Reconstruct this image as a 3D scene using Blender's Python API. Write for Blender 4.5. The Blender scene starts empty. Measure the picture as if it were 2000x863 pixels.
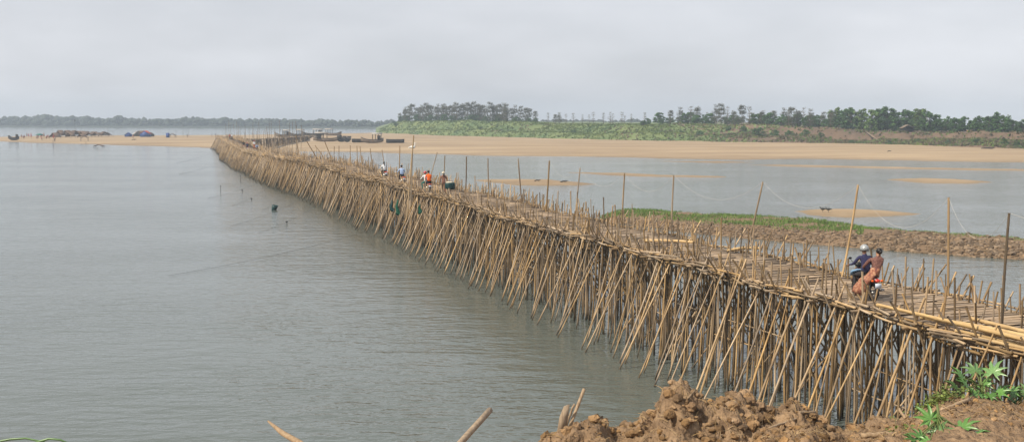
import bpy, math, random
import numpy as np
from mathutils import Vector, Matrix, noise as mnoise

random.seed(7); RNG = np.random.default_rng(7)
S = bpy.context.scene
COL = S.collection
PI = math.pi

# ------------------------------------------------------------------ camera, world, sun, exposure
F, CAMZ = 2100.0, 10.2                       # focal length in photo pixels, eye height over the water
PITCH = math.atan(196.5 / F)
cam_d = bpy.data.cameras.new('camera'); cam = bpy.data.objects.new('camera', cam_d); COL.objects.link(cam)
cam.location = (0, 0, CAMZ); cam.rotation_euler = (PI / 2 - PITCH, 0, 0)
cam_d.sensor_width = 36.0; cam_d.lens = 36.0 * F / 2000.0
cam_d.clip_start = 0.1; cam_d.clip_end = 20000
S.camera = cam

SUN_AZ = math.atan2(-0.86, -0.50); SUN_EL = math.radians(46)
W = bpy.data.worlds.new('World'); S.world = W; W.use_nodes = True
wn = W.node_tree; wn.nodes.clear()
def WN(t): return wn.nodes.new(t)
out = WN('ShaderNodeOutputWorld'); bg = WN('ShaderNodeBackground'); sky = WN('ShaderNodeTexSky')
sky.sky_type = 'NISHITA'; sky.sun_disc = False; sky.sun_elevation = SUN_EL; sky.sun_rotation = SUN_AZ
sky.altitude = 10; sky.air_density = 1.0; sky.dust_density = 2.0; sky.ozone_density = 1.0
hs = WN('ShaderNodeHueSaturation'); hs.inputs['Saturation'].default_value = 0.30
tc = WN('ShaderNodeTexCoord'); mp = WN('ShaderNodeMapping'); mp.inputs['Scale'].default_value = (1.0, 1.0, 3.0)
nz = WN('ShaderNodeTexNoise'); nz.inputs['Scale'].default_value = 3.4; nz.inputs['Detail'].default_value = 4; nz.inputs['Roughness'].default_value = 0.5
rp = WN('ShaderNodeMapRange'); rp.inputs['From Min'].default_value = 0.35; rp.inputs['From Max'].default_value = 0.7
rp.inputs['To Min'].default_value = 0.62; rp.inputs['To Max'].default_value = 0.85
mx = WN('ShaderNodeMix'); mx.data_type = 'RGBA'; cr = WN('ShaderNodeValToRGB'); cr.color_ramp.elements[0].position = 0.36; cr.color_ramp.elements[0].color = (4.48, 4.62, 5.04, 1); cr.color_ramp.elements[1].position = 0.68; cr.color_ramp.elements[1].color = (5.75, 5.86, 6.22, 1)
L = wn.links.new
L(sky.outputs[0], hs.inputs['Color']); L(tc.outputs['Generated'], mp.inputs[0]); L(mp.outputs[0], nz.inputs['Vector'])
L(nz.outputs[0], rp.inputs[0]); L(rp.outputs[0], mx.inputs['Factor']); L(hs.outputs[0], mx.inputs['A'])
L(nz.outputs[0], cr.inputs[0]); L(cr.outputs[0], mx.inputs['B']); L(mx.outputs['Result'], bg.inputs[0]); L(bg.outputs[0], out.inputs[0])
bg.inputs['Strength'].default_value = 0.138

sd = bpy.data.lights.new('sun', 'SUN'); sd.energy = 5.0; sd.angle = math.radians(1.5); sd.color = (1.0, 0.89, 0.72)
sun = bpy.data.objects.new('sun', sd); COL.objects.link(sun)
sdir = Vector((math.sin(SUN_AZ) * math.cos(SUN_EL), math.cos(SUN_AZ) * math.cos(SUN_EL), math.sin(SUN_EL)))
sun.rotation_euler = sdir.to_track_quat('Z', 'Y').to_euler(); sun.location = (-40, -30, 60)
S.view_settings.view_transform = 'Standard'; S.view_settings.look = 'None'
S.view_settings.exposure = 0.12; S.view_settings.gamma = 1.0; S.view_settings.use_curve_mapping = False
S.render.engine = 'CYCLES'
S.cycles.use_denoising = True
S.cycles.max_bounces = 6; S.cycles.diffuse_bounces = 3; S.cycles.glossy_bounces = 3; S.cycles.volume_bounces = 0
S.cycles.transparent_max_bounces = 8

# ------------------------------------------------------------------ helpers
def ray(x, y):
    u = 431.5 - y
    return (x - 1000.0, F * math.cos(PITCH) + u * math.sin(PITCH), -F * math.sin(PITCH) + u * math.cos(PITCH))
def hit(x, y, z=0.0):                       # photo pixel -> point on the level z
    d = ray(x, y); t = (z - CAMZ) / d[2]; return Vector((d[0] * t, d[1] * t, z))
def at(x, y, Y):                            # photo pixel -> point at forward distance Y
    d = ray(x, y); t = Y / d[1]; return Vector((d[0] * t, Y, CAMZ + d[2] * t))
def lerp_list(x, pts):
    return float(np.interp(x, [p[0] for p in pts], [p[1] for p in pts]))

def tag(o, label=None, cat=None, group=None, kind=None):
    if label: o['label'] = label
    if cat: o['category'] = cat
    if group: o['group'] = group
    if kind: o['kind'] = kind
    return o
def empty(name, loc=(0, 0, 0), rz=0.0, **kw):
    o = bpy.data.objects.new(name, None); o.empty_display_size = 0.2; COL.objects.link(o)
    o.location = loc; o.rotation_euler = (0, 0, rz); return tag(o, **kw)
def link(name, mesh, parent=None, loc=None, **kw):
    o = bpy.data.objects.new(name, mesh); COL.objects.link(o)
    if parent is not None: o.parent = parent
    if loc is not None: o.location = loc
    return tag(o, **kw)
def kids(o): return KIDS.get(o.name, [])
KIDS = {}
def copy_tree(o, parent=None):
    c = o.copy(); COL.objects.link(c); c.parent = parent
    for ch in [x for x in ALLCH(o)]: copy_tree(ch, c)
    return c
def ALLCH(o): return list(o.children)

class MB:
    """collects verts and faces of one mesh"""
    def __init__(self): self.v = []; self.q = []; self.t = []; self.qm = []; self.tm = []; self.a = []; self.n = 0
    def add(self, v, quads=None, tris=None, mi=0, tint=0.0):
        v = np.asarray(v, dtype=np.float32).reshape(-1, 3)
        if quads is not None and len(quads):
            q = np.asarray(quads, dtype=np.int32) + self.n; self.q.append(q); self.qm.append(np.full(len(q), mi, np.int32))
        if tris is not None and len(tris):
            t = np.asarray(tris, dtype=np.int32) + self.n; self.t.append(t); self.tm.append(np.full(len(t), mi, np.int32))
        self.v.append(v); self.a.append(np.full(len(v), tint, np.float32) if np.isscalar(tint) else np.asarray(tint, np.float32)); self.n += len(v)
    def mesh(self, name, mats, smooth=False):
        me = bpy.data.meshes.new(name)
        v = np.concatenate(self.v); a = np.concatenate(self.a)
        q = np.concatenate(self.q) if self.q else np.zeros((0, 4), np.int32); t = np.concatenate(self.t) if self.t else np.zeros((0, 3), np.int32)
        me.vertices.add(len(v)); me.vertices.foreach_set('co', v.ravel())
        nl = q.size + t.size; me.loops.add(nl); me.loops.foreach_set('vertex_index', np.concatenate([q.ravel(), t.ravel()]))
        nf = len(q) + len(t); me.polygons.add(nf)
        st = np.concatenate([np.arange(len(q)) * 4, q.size + np.arange(len(t)) * 3]).astype(np.int32)
        me.polygons.foreach_set('loop_start', st)
        mi = np.concatenate((self.qm or [np.zeros(0, np.int32)]) + (self.tm or [np.zeros(0, np.int32)]))
        for m in (mats if isinstance(mats, (list, tuple)) else [mats]): me.materials.append(m)
        me.update(calc_edges=True)
        me.polygons.foreach_set('material_index', mi)
        if smooth: me.polygons.foreach_set('use_smooth', np.ones(nf, bool))
        at_ = me.attributes.new('tint', 'FLOAT', 'POINT'); at_.data.foreach_set('value', a)
        me.validate(); return me
    def obj(self, name, mats, parent=None, smooth=False, loc=None, **kw): return link(name, self.mesh(name, mats, smooth), parent, loc, **kw)
    # shapes
    def box(self, c, s, rot=None, mi=0, tint=0.0):
        v = np.array([[x, y, z] for x in (-.5, .5) for y in (-.5, .5) for z in (-.5, .5)]) * np.array(s)
        if rot is not None: v = v @ np.array(rot.to_matrix() if hasattr(rot, 'to_matrix') else rot).T
        self.add(v + np.array(c), [(0, 1, 3, 2), (4, 6, 7, 5), (0, 4, 5, 1), (2, 3, 7, 6), (0, 2, 6, 4), (1, 5, 7, 3)], mi=mi, tint=tint)
    def tube(self, pts, rad, n=6, mi=0, tint=0.0, cap=True):
        pts = [Vector(p) for p in pts]; k = len(pts)
        rad = [rad] * k if np.isscalar(rad) else rad
        vs = []; prev = None
        for i, p in enumerate(pts):
            d = (pts[min(i + 1, k - 1)] - pts[max(i - 1, 0)])
            d = d.normalized() if d.length > 1e-9 else Vector((0, 0, 1))
            if prev is None:
                a = d.cross(Vector((0, 0, 1)) if abs(d.z) < .9 else Vector((1, 0, 0))).normalized()
            else: a = (prev - d * prev.dot(d)).normalized()
            prev = a; b = d.cross(a)
            for j in range(n):
                th = 2 * PI * j / n; vs.append(p + (a * math.cos(th) + b * math.sin(th)) * rad[i])
        q = [(i * n + j, i * n + (j + 1) % n, (i + 1) * n + (j + 1) % n, (i + 1) * n + j) for i in range(k - 1) for j in range(n)]
        t = []
        if cap:
            for j in range(1, n - 1): t.append((0, j + 1, j)); t.append(((k - 1) * n, (k - 1) * n + j, (k - 1) * n + j + 1))
        self.add([tuple(v) for v in vs], q, t, mi, tint)
    def ell(self, c, r, rot=None, nu=10, nv=7, mi=0, tint=0.0):
        vs = [(0, 0, -1)]
        for i in range(1, nv):
            ph = -PI / 2 + PI * i / nv
            for j in range(nu): th = 2 * PI * j / nu; vs.append((math.cos(ph) * math.cos(th), math.cos(ph) * math.sin(th), math.sin(ph)))
        vs.append((0, 0, 1)); v = np.array(vs) * np.array(r)
        if rot is not None: v = v @ np.array(rot.to_matrix()).T
        q = [(1 + i * nu + j, 1 + i * nu + (j + 1) % nu, 1 + (i + 1) * nu + (j + 1) % nu, 1 + (i + 1) * nu + j) for i in range(nv - 2) for j in range(nu)]
        T = len(vs) - 1; b = 1 + (nv - 2) * nu
        t = [(0, 1 + (j + 1) % nu, 1 + j) for j in range(nu)] + [(T, b + j, b + (j + 1) % nu) for j in range(nu)]
        self.add(v + np.array(c), q, t, mi, tint)
    def loft(self, rings, mi=0, tint=0.0, cap=True):
        n = len(rings[0]); k = len(rings); v = [p for r in rings for p in r]
        q = [(i * n + j, i * n + (j + 1) % n, (i + 1) * n + (j + 1) % n, (i + 1) * n + j) for i in range(k - 1) for j in range(n)]
        t = []
        if cap:
            for j in range(1, n - 1): t.append((0, j + 1, j)); t.append(((k - 1) * n, (k - 1) * n + j, (k - 1) * n + j + 1))
        self.add(v, q, t, mi, tint)
    def torus(self, c, R, r, axis='x', nu=24, nv=8, mi=0):
        vs = []
        for i in range(nu):
            a = 2 * PI * i / nu
            for j in range(nv):
                b = 2 * PI * j / nv; rr = R + r * math.cos(b); vs.append((r * math.sin(b), rr * math.cos(a), rr * math.sin(a)))
        q = [(i * nv + j, ((i + 1) % nu) * nv + j, ((i + 1) % nu) * nv + (j + 1) % nv, i * nv + (j + 1) % nv) for i in range(nu) for j in range(nv)]
        self.add(np.array(vs) + np.array(c), q, mi=mi)

# value noise in numpy (fbm)
_perm = RNG.random((256, 256)).astype(np.float32)
def vnoise(x, y):
    xi = np.floor(x).astype(int); yi = np.floor(y).astype(int); fx = x - xi; fy = y - yi
    fx = fx * fx * (3 - 2 * fx); fy = fy * fy * (3 - 2 * fy)
    g = lambda a, b: _perm[a & 255, b & 255]
    return (g(xi, yi) * (1 - fx) + g(xi + 1, yi) * fx) * (1 - fy) + (g(xi, yi + 1) * (1 - fx) + g(xi + 1, yi + 1) * fx) * fy
def fbm(x, y, o=4, gain=0.5):
    s = 0; a = 1.0; n = 0
    for i in range(o): s = s + a * (vnoise(x + 17.3 * i, y + 9.1 * i) - 0.5); n += a; x = x * 2.03; y = y * 2.03; a *= gain
    return s / n * 2
def sstep(a, b, x): t = np.clip((x - a) / (b - a), 0, 1); return t * t * (3 - 2 * t)

# ------------------------------------------------------------------ materials
def mat(name, c1, c2=None, scale=4.0, detail=4, rough=0.8, bump=0.0, bscale=None, tint=None, metal=0.0, coord='Object', stretch=None, spec=0.3, extra=None, greyed=0.85):
    m = bpy.data.materials.new(name); m.use_nodes = True; n = m.node_tree.nodes; l = m.node_tree.links
    b = n['Principled BSDF']; b.inputs['Roughness'].default_value = rough; b.inputs['Metallic'].default_value = metal
    b.inputs['Specular IOR Level'].default_value = spec
    c1 = tuple(c1) + (1,)
    if c2 is None: c2 = tuple(x * 0.7 for x in c1[:3])
    c2 = tuple(c2) + (1,)
    t = n.new('ShaderNodeTexCoord'); g = n.new('ShaderNodeNewGeometry')
    src = g.outputs['Position'] if coord == 'World' else t.outputs[coord]
    if stretch:
        mpn = n.new('ShaderNodeMapping'); mpn.inputs['Scale'].default_value = stretch; l.new(src, mpn.inputs[0]); src = mpn.outputs[0]
    z = n.new('ShaderNodeTexNoise'); z.inputs['Scale'].default_value = scale; z.inputs['Detail'].default_value = detail; z.inputs['Roughness'].default_value = 0.62
    l.new(src, z.inputs['Vector'])
    r = n.new('ShaderNodeMapRange'); r.inputs['From Min'].default_value = 0.3; r.inputs['From Max'].default_value = 0.7
    l.new(z.outputs[0], r.inputs[0])
    x = n.new('ShaderNodeMix'); x.data_type = 'RGBA'; x.inputs['A'].default_value = c1; x.inputs['B'].default_value = c2
    l.new(r.outputs[0], x.inputs['Factor'])
    col = x.outputs['Result']
    if tint:                                   # per-piece brightness: mesh attribute or object property, both -1..1
        ga = n.new('ShaderNodeAttribute'); ga.attribute_name = 'tint'
        oa = n.new('ShaderNodeAttribute'); oa.attribute_name = 'tint'; oa.attribute_type = 'OBJECT'
        ad = n.new('ShaderNodeMath'); l.new(ga.outputs['Fac'], ad.inputs[0]); l.new(oa.outputs['Fac'], ad.inputs[1])
        mr = n.new('ShaderNodeMapRange'); mr.inputs['From Min'].default_value = -1; mr.inputs['To Min'].default_value = 1 - tint; mr.inputs['To Max'].default_value = 1 + tint
        l.new(ad.outputs[0], mr.inputs[0])
        hv = n.new('ShaderNodeHueSaturation'); l.new(col, hv.inputs['Color']); l.new(mr.outputs[0], hv.inputs['Value'])
        m5 = n.new('ShaderNodeMath'); m5.operation = 'MULTIPLY'; m5.inputs[1].default_value = 37.7; l.new(ad.outputs[0], m5.inputs[0])
        m6 = n.new('ShaderNodeMath'); m6.operation = 'FRACT'; l.new(m5.outputs[0], m6.inputs[0])
        m7 = n.new('ShaderNodeMapRange'); m7.inputs['To Min'].default_value = greyed; m7.inputs['To Max'].default_value = 1.06; l.new(m6.outputs[0], m7.inputs[0]); l.new(m7.outputs[0], hv.inputs['Saturation'])
        col = hv.outputs[0]
    if extra: col = extra(n, l, col, g)
    l.new(col, b.inputs['Base Color'])
    if bump:
        z2 = n.new('ShaderNodeTexNoise'); z2.inputs['Scale'].default_value = bscale or scale * 3; z2.inputs['Detail'].default_value = 5; l.new(src, z2.inputs['Vector'])
        bp = n.new('ShaderNodeBump'); bp.inputs['Strength'].default_value = 0.8; bp.inputs['Distance'].default_value = bump
        l.new(z2.outputs[0], bp.inputs['Height']); l.new(bp.outputs[0], b.inputs['Normal'])
    return m
def wet_foot(n, l, col, g):                    # tide mark: poles are stained dark where the river reaches
    sx = n.new('ShaderNodeSeparateXYZ'); l.new(g.outputs['Position'], sx.inputs[0])
    r = n.new('ShaderNodeMapRange'); r.inputs['From Min'].default_value = 0.12; r.inputs['From Max'].default_value = 0.42; r.inputs['To Min'].default_value = 0.85; r.inputs['To Max'].default_value = 0.0
    l.new(sx.outputs['Z'], r.inputs[0])
    x = n.new('ShaderNodeMix'); x.data_type = 'RGBA'; x.inputs['B'].default_value = (0.018, 0.017, 0.010, 1)
    l.new(r.outputs[0], x.inputs['Factor']); l.new(col, x.inputs['A']); return x.outputs['Result']
def wet_sand(n, l, col, g):                    # the margin soaked by the river is darker
    sx = n.new('ShaderNodeSeparateXYZ'); l.new(g.outputs['Position'], sx.inputs[0])
    z = n.new('ShaderNodeTexNoise'); z.inputs['Scale'].default_value = 0.35; z.inputs['Detail'].default_value = 5; l.new(g.outputs['Position'], z.inputs['Vector'])
    m = n.new('ShaderNodeMath'); m.operation = 'MULTIPLY_ADD'; m.inputs[1].default_value = -0.35; l.new(z.outputs[0], m.inputs[0]); l.new(sx.outputs['Z'], m.inputs[2])
    r = n.new('ShaderNodeMapRange'); r.inputs['From Min'].default_value = -0.10; r.inputs['From Max'].default_value = 0.12; r.inputs['To Min'].default_value = 0.5; r.inputs['To Max'].default_value = 0.0; l.new(m.outputs[0], r.inputs[0])
    x = n.new('ShaderNodeMix'); x.data_type = 'RGBA'; x.inputs['B'].default_value = (0.15, 0.115, 0.075, 1); l.new(r.outputs[0], x.inputs['Factor']); l.new(col, x.inputs['A']); return x.outputs['Result']
M = {}
M['bamboo'] = mat('bamboo', (0.40, 0.272, 0.132), (0.14, 0.087, 0.042), scale=1.1, rough=0.55, tint=0.68, coord='World', bump=0.004, bscale=30, stretch=(1, 1, .35), extra=wet_foot, greyed=0.62)
M['fresh'] = mat('pale_bamboo', (0.50, 0.35, 0.165), (0.36, 0.24, 0.11), scale=2.5, rough=0.5, tint=0.3, coord='World')
M['slat'] = mat('split_bamboo_slats', (0.36, 0.275, 0.19), (0.23, 0.165, 0.11), scale=1.5, rough=0.75, tint=0.45, coord='World')
M['sand'] = mat('river_sand', (0.38, 0.285, 0.178), (0.215, 0.152, 0.092), scale=0.06, detail=10, rough=0.95, coord='World', stretch=(.25, .9, 1), bump=0.05, bscale=1.5, extra=wet_sand)
M['clay'] = mat('dry_clay', (0.33, 0.205, 0.098), (0.11, 0.062, 0.029), scale=4.5, detail=9, rough=0.95, coord='World', bump=0.09, bscale=16, tint=0.4)
M['stone'] = mat('rubble_stone', (0.21, 0.150, 0.095), (0.10, 0.07, 0.045), scale=1.2, rough=0.9, tint=0.5, coord='World', bump=0.03)
M['gravel'] = mat('stony_soil', (0.22, 0.15, 0.09), (0.12, 0.08, 0.05), scale=1.5, detail=8, rough=0.95, coord='World', bump=0.05, bscale=5)
M['grass'] = mat('spit_grass', (0.135, 0.21, 0.045), (0.065, 0.125, 0.025), scale=0.5, rough=0.8, tint=0.4, coord='World')
M['bankgrass'] = mat('bank_grass', (0.145, 0.180, 0.042), (0.055, 0.105, 0.026), scale=0.07, rough=0.9, tint=0.45, coord='World')
M['scrub'] = mat('dry_scrub', (0.15, 0.115, 0.065), (0.085, 0.075, 0.04), scale=0.12, rough=0.9, tint=0.45, coord='World')
M['shrub'] = mat('shrub_leaves', (0.055, 0.080, 0.028), (0.03, 0.05, 0.02), scale=0.5, rough=0.8, tint=0.5, coord='World')
M['leafA'] = mat('broadleaf', (0.048, 0.115, 0.022), (0.024, 0.066, 0.016), scale=0.25, rough=0.7, tint=0.55, coord='World')
M['leafB'] = mat('feathery_leaf', (0.095, 0.155, 0.028), (0.05, 0.10, 0.02), scale=0.25, rough=0.7, tint=0.5, coord='World')
M['leafC'] = mat('grey_green_leaf', (0.105, 0.112, 0.075), (0.07, 0.076, 0.052), scale=0.3, rough=0.8, tint=0.4, coord='World')
M['bark'] = mat('grey_bark', (0.16, 0.13, 0.10), (0.09, 0.075, 0.055), scale=0.8, rough=0.9)
M['farwood'] = mat('far_wood_leaves', (0.035, 0.048, 0.032), (0.026, 0.036, 0.026), scale=0.02, rough=0.9, tint=0.3, coord='World')
M['castor'] = mat('castor_leaf', (0.115, 0.24, 0.060), (0.065, 0.15, 0.036), scale=9, rough=0.36, tint=0.35, spec=0.5)
M['castor_stem'] = mat('castor_stem', (0.12, 0.16, 0.05), scale=5, rough=0.6)
M['weed'] = mat('low_weed', (0.16, 0.20, 0.035), (0.09, 0.13, 0.025), scale=6, rough=0.6, tint=0.4)
M['wood'] = mat('grey_boat_timber', (0.24, 0.185, 0.135), (0.12, 0.09, 0.065), scale=0.8, rough=0.8, stretch=(1, .3, 3))
M['darkwood'] = mat('dark_boat_timber', (0.05, 0.045, 0.042), scale=0.8, rough=0.8)
M['thatch'] = mat('palm_thatch', (0.16, 0.095, 0.058), (0.075, 0.046, 0.03), scale=1.2, rough=0.95, tint=0.35, coord='World', bump=0.04)
M['roofsheet'] = mat('pale_roof_sheet', (0.40, 0.38, 0.35), (0.28, 0.26, 0.24), scale=0.8, rough=0.6)
M['bluetarp'] = mat('blue_tarpaulin', (0.030, 0.070, 0.26), (0.02, 0.05, 0.17), scale=1, rough=0.5)
M['greentarp'] = mat('green_canopy_cloth', (0.02, 0.14, 0.12), scale=1, rough=0.6)
M['redcloth'] = mat('red_cloth', (0.38, 0.055, 0.035), scale=2, rough=0.8)
M['orange'] = mat('orange_cotton', (0.78, 0.14, 0.015), (0.62, 0.10, 0.012), scale=5, rough=0.85)
M['white'] = mat('white_cotton', (0.70, 0.72, 0.74), (0.58, 0.60, 0.64), scale=4, rough=0.85)
M['paleblue'] = mat('pale_blue_shirt', (0.36, 0.47, 0.68), (0.28, 0.38, 0.58), scale=5, rough=0.85)
M['navy'] = mat('navy_cotton', (0.035, 0.035, 0.095), (0.022, 0.022, 0.06), scale=6, rough=0.85)
M['black'] = mat('black_cloth', (0.018, 0.018, 0.022), scale=6, rough=0.8)
M['charcoal'] = mat('charcoal_trousers', (0.035, 0.032, 0.036), scale=6, rough=0.85)
M['brown'] = mat('brown_patterned_cloth', (0.26, 0.13, 0.09), (0.15, 0.075, 0.055), scale=14, rough=0.85)
M['skin'] = mat('skin', (0.33, 0.17, 0.10), (0.28, 0.14, 0.085), scale=8, rough=0.55)
M['hair'] = mat('black_hair', (0.014, 0.012, 0.012), scale=10, rough=0.4)
M['greyhelmet'] = mat('silver_helmet', (0.40, 0.42, 0.43), (0.30, 0.32, 0.33), scale=3, rough=0.28, metal=0.3, spec=0.5)
M['redhelmet'] = mat('red_helmet', (0.42, 0.045, 0.06), scale=3, rough=0.3, spec=0.5)
M['hat'] = mat('cream_hat', (0.62, 0.56, 0.44), scale=5, rough=0.9)
M['redpaint'] = mat('red_motorbike_paint', (0.055, 0.007, 0.007), (0.04, 0.006, 0.006), scale=3, rough=0.3, spec=0.5)
M['redlens'] = mat('red_lamp_lens', (0.62, 0.05, 0.03), scale=3, rough=0.2, spec=0.5)
M['bikeblack'] = mat('black_plastic', (0.02, 0.02, 0.021), scale=5, rough=0.45)
M['rubber'] = mat('rubber_tyre', (0.022, 0.021, 0.02), scale=8, rough=0.9)
M['metal'] = mat('worn_steel', (0.38, 0.38, 0.38), (0.22, 0.21, 0.2), scale=5, rough=0.35, metal=0.85)
M['plate'] = mat('number_plate', (0.50, 0.56, 0.66), (0.42, 0.48, 0.58), scale=8, rough=0.4)
M['teal'] = mat('teal_plastic', (0.008, 0.045, 0.045), (0.006, 0.03, 0.032), scale=4, rough=0.5)
M['rag'] = mat('green_net_cloth', (0.012, 0.11, 0.065), (0.01, 0.06, 0.04), scale=4, rough=0.8)
M['rope'] = mat('pale_rope', (0.55, 0.53, 0.48), scale=9, rough=0.9)
M['line'] = mat('dark_fishing_line', (0.05, 0.05, 0.045), scale=9, rough=0.8)
M['feather'] = mat('white_feather', (0.75, 0.75, 0.72), scale=9, rough=0.9)
M['stick'] = mat('weathered_stick', (0.38, 0.28, 0.18), (0.20, 0.135, 0.08), scale=7, rough=0.8, stretch=(6, 6, 1), bump=0.004, tint=0.3)
M['portable'] = mat('blue_plastic_cabin', (0.02, 0.07, 0.30), scale=2, rough=0.4)

def floral():
    m = bpy.data.materials.new('floral_dress'); m.use_nodes = True; n = m.node_tree.nodes; l = m.node_tree.links; b = n['Principled BSDF']; b.inputs['Roughness'].default_value = 0.85
    t = n.new('ShaderNodeTexCoord'); v = n.new('ShaderNodeTexVoronoi'); v.inputs['Scale'].default_value = 11; l.new(t.outputs['Object'], v.inputs['Vector'])
    z = n.new('ShaderNodeTexNoise'); z.inputs['Scale'].default_value = 13; z.inputs['Detail'].default_value = 3; l.new(t.outputs['Object'], z.inputs['Vector'])
    r = n.new('ShaderNodeValToRGB'); e = r.color_ramp; e.elements[0].position = 0.30; e.elements[0].color = (0.09, 0.03, 0.03, 1); e.elements[1].position = 0.72; e.elements[1].color = (0.50, 0.32, 0.19, 1)
    k = e.elements.new(0.5); k.color = (0.30, 0.11, 0.05, 1); l.new(z.outputs[0], r.inputs[0])
    x = n.new('ShaderNodeMix'); x.data_type = 'RGBA'; x.inputs['Factor'].default_value = 0.35; l.new(r.outputs[0], x.inputs['A']); 
    r2 = n.new('ShaderNodeValToRGB'); r2.color_ramp.elements[0].color = (0.62, 0.36, 0.22, 1); r2.color_ramp.elements[1].color = (0.11, 0.035, 0.04, 1); r2.color_ramp.elements[1].position = 0.6
    l.new(v.outputs['Distance'], r2.inputs[0]); l.new(r2.outputs[0], x.inputs['B']); l.new(x.outputs['Result'], b.inputs['Base Color']); return m
M['floral'] = floral()
M['darkfloral'] = mat('dark_floral_blouse', (0.24, 0.12, 0.09), (0.06, 0.024, 0.028), scale=22, rough=0.85)

def water_mat():
    m = bpy.data.materials.new('river_water'); m.use_nodes = True; n = m.node_tree.nodes; l = m.node_tree.links; b = n['Principled BSDF']
    b.inputs['IOR'].default_value = 1.4; b.inputs['Roughness'].default_value = 0.10
    g = n.new('ShaderNodeNewGeometry')
    z = n.new('ShaderNodeTexNoise'); z.inputs['Scale'].default_value = 0.012; z.inputs['Detail'].default_value = 3; l.new(g.outputs['Position'], z.inputs['Vector'])
    x = n.new('ShaderNodeMix'); x.data_type = 'RGBA'; x.inputs['A'].default_value = (0.084, 0.101, 0.090, 1); x.inputs['B'].default_value = (0.100, 0.118, 0.108, 1)
    l.new(z.outputs[0], x.inputs['Factor']); l.new(x.outputs['Result'], b.inputs['Base Color'])
    def nn(sc, st, det, rot=0.0):
        mpn = n.new('ShaderNodeMapping'); mpn.inputs['Scale'].default_value = st; mpn.inputs['Rotation'].default_value = (0, 0, rot); l.new(g.outputs['Position'], mpn.inputs[0])
        q = n.new('ShaderNodeTexNoise'); q.inputs['Scale'].default_value = sc; q.inputs['Detail'].default_value = det; q.inputs['Roughness'].default_value = 0.55; l.new(mpn.outputs[0], q.inputs['Vector']); return q.outputs[0]
    a = nn(1.6, (0.45, 1.0, 1), 3, 0.12); c = nn(0.45, (0.5, 1.0, 1), 3, -0.15); d = nn(5.0, (0.6, 1, 1), 2, 0.3); wv = nn(0.03, (1, 1.6, 1), 3)
    m1 = n.new('ShaderNodeMath'); m1.operation = 'MULTIPLY'; m1.inputs[1].default_value = 2.4; l.new(c, m1.inputs[0])
    m2 = n.new('ShaderNodeMath'); m2.operation = 'MULTIPLY_ADD'; m2.inputs[1].default_value = 0.36; l.new(d, m2.inputs[0]); l.new(m1.outputs[0], m2.inputs[2])
    m3 = n.new('ShaderNodeMath'); m3.operation = 'ADD'; m4 = n.new('ShaderNodeMath'); m4.operation = 'MULTIPLY'; m4.inputs[1].default_value = 1.6; l.new(a, m4.inputs[0]); l.new(m2.outputs[0], m3.inputs[0]); l.new(m4.outputs[0], m3.inputs[1])
    # gusts: wind patches where the ripples stand higher
    gr = n.new('ShaderNodeMapRange'); gr.inputs['From Min'].default_value = 0.35; gr.inputs['From Max'].default_value = 0.65; gr.inputs['To Min'].default_value = 0.030; gr.inputs['To Max'].default_value = 0.072; l.new(wv, gr.inputs[0])
    bp = n.new('ShaderNodeBump'); bp.inputs['Strength'].default_value = 1.0; l.new(gr.outputs[0], bp.inputs['Distance']); l.new(m3.outputs[0], bp.inputs['Height']); l.new(bp.outputs[0], b.inputs['Normal'])
    return m
M['water'] = water_mat()

# ------------------------------------------------------------------ the large setting
wb = MB(); wb.add([(-2400, -60, 0), (2400, -60, 0), (2400, 2400, 0), (-2400, 2400, 0)], [(0, 1, 2, 3)])
wb.obj('water', M['water'], kind='structure')

def inside_dist(P, poly):                      # signed distance, positive inside
    x, y = P[:, 0], P[:, 1]; d = np.full(len(P), 1e9); ins = np.zeros(len(P), bool); n = len(poly)
    for i in range(n):
        ax, ay = poly[i]; bx, by = poly[(i + 1) % n]; ex, ey = bx - ax, by - ay
        t = np.clip(((x - ax) * ex + (y - ay) * ey) / (ex * ex + ey * ey + 1e-12), 0, 1)
        d = np.minimum(d, np.hypot(x - ax - t * ex, y - ay - t * ey))
        c = ((ay > y) != (by > y)) & (x < (bx - ax) * (y - ay) / (by - ay + 1e-12) + ax); ins ^= c
    return np.where(ins, d, -d)
def terrain(name, poly, step, zfun, m, margin=2.0):
    poly = [(p[0], p[1]) for p in poly]; a = np.array(poly); lo = a.min(0) - margin; hi = a.max(0) + margin
    sx = step if np.isscalar(step) else step[0]; sy = step if np.isscalar(step) else step[1]
    xs = np.arange(lo[0], hi[0] + sx, sx); ys = np.arange(lo[1], hi[1] + sy, sy); X, Y = np.meshgrid(xs, ys)
    P = np.stack([X.ravel(), Y.ravel()], 1); d = inside_dist(P, poly); z = zfun(P[:, 0], P[:, 1], d)
    nx, ny = len(xs), len(ys); keep = (d > -margin)
    i, j = np.meshgrid(np.arange(nx - 1), np.arange(ny - 1)); k = (j * nx + i).ravel(); q = np.stack([k, k + 1, k + 1 + nx, k + nx], 1)
    q = q[keep[q].any(1)]; used = np.unique(q); rm = np.full(len(P), -1); rm[used] = np.arange(len(used))
    b = MB(); b.add(np.column_stack([P, z])[used], rm[q]); return b.obj(name, m, smooth=True, kind='structure'), (lambda x, y: float(zfun(np.array([x]), np.array([y]), inside_dist(np.array([[x, y]]), poly))[0]))

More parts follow.
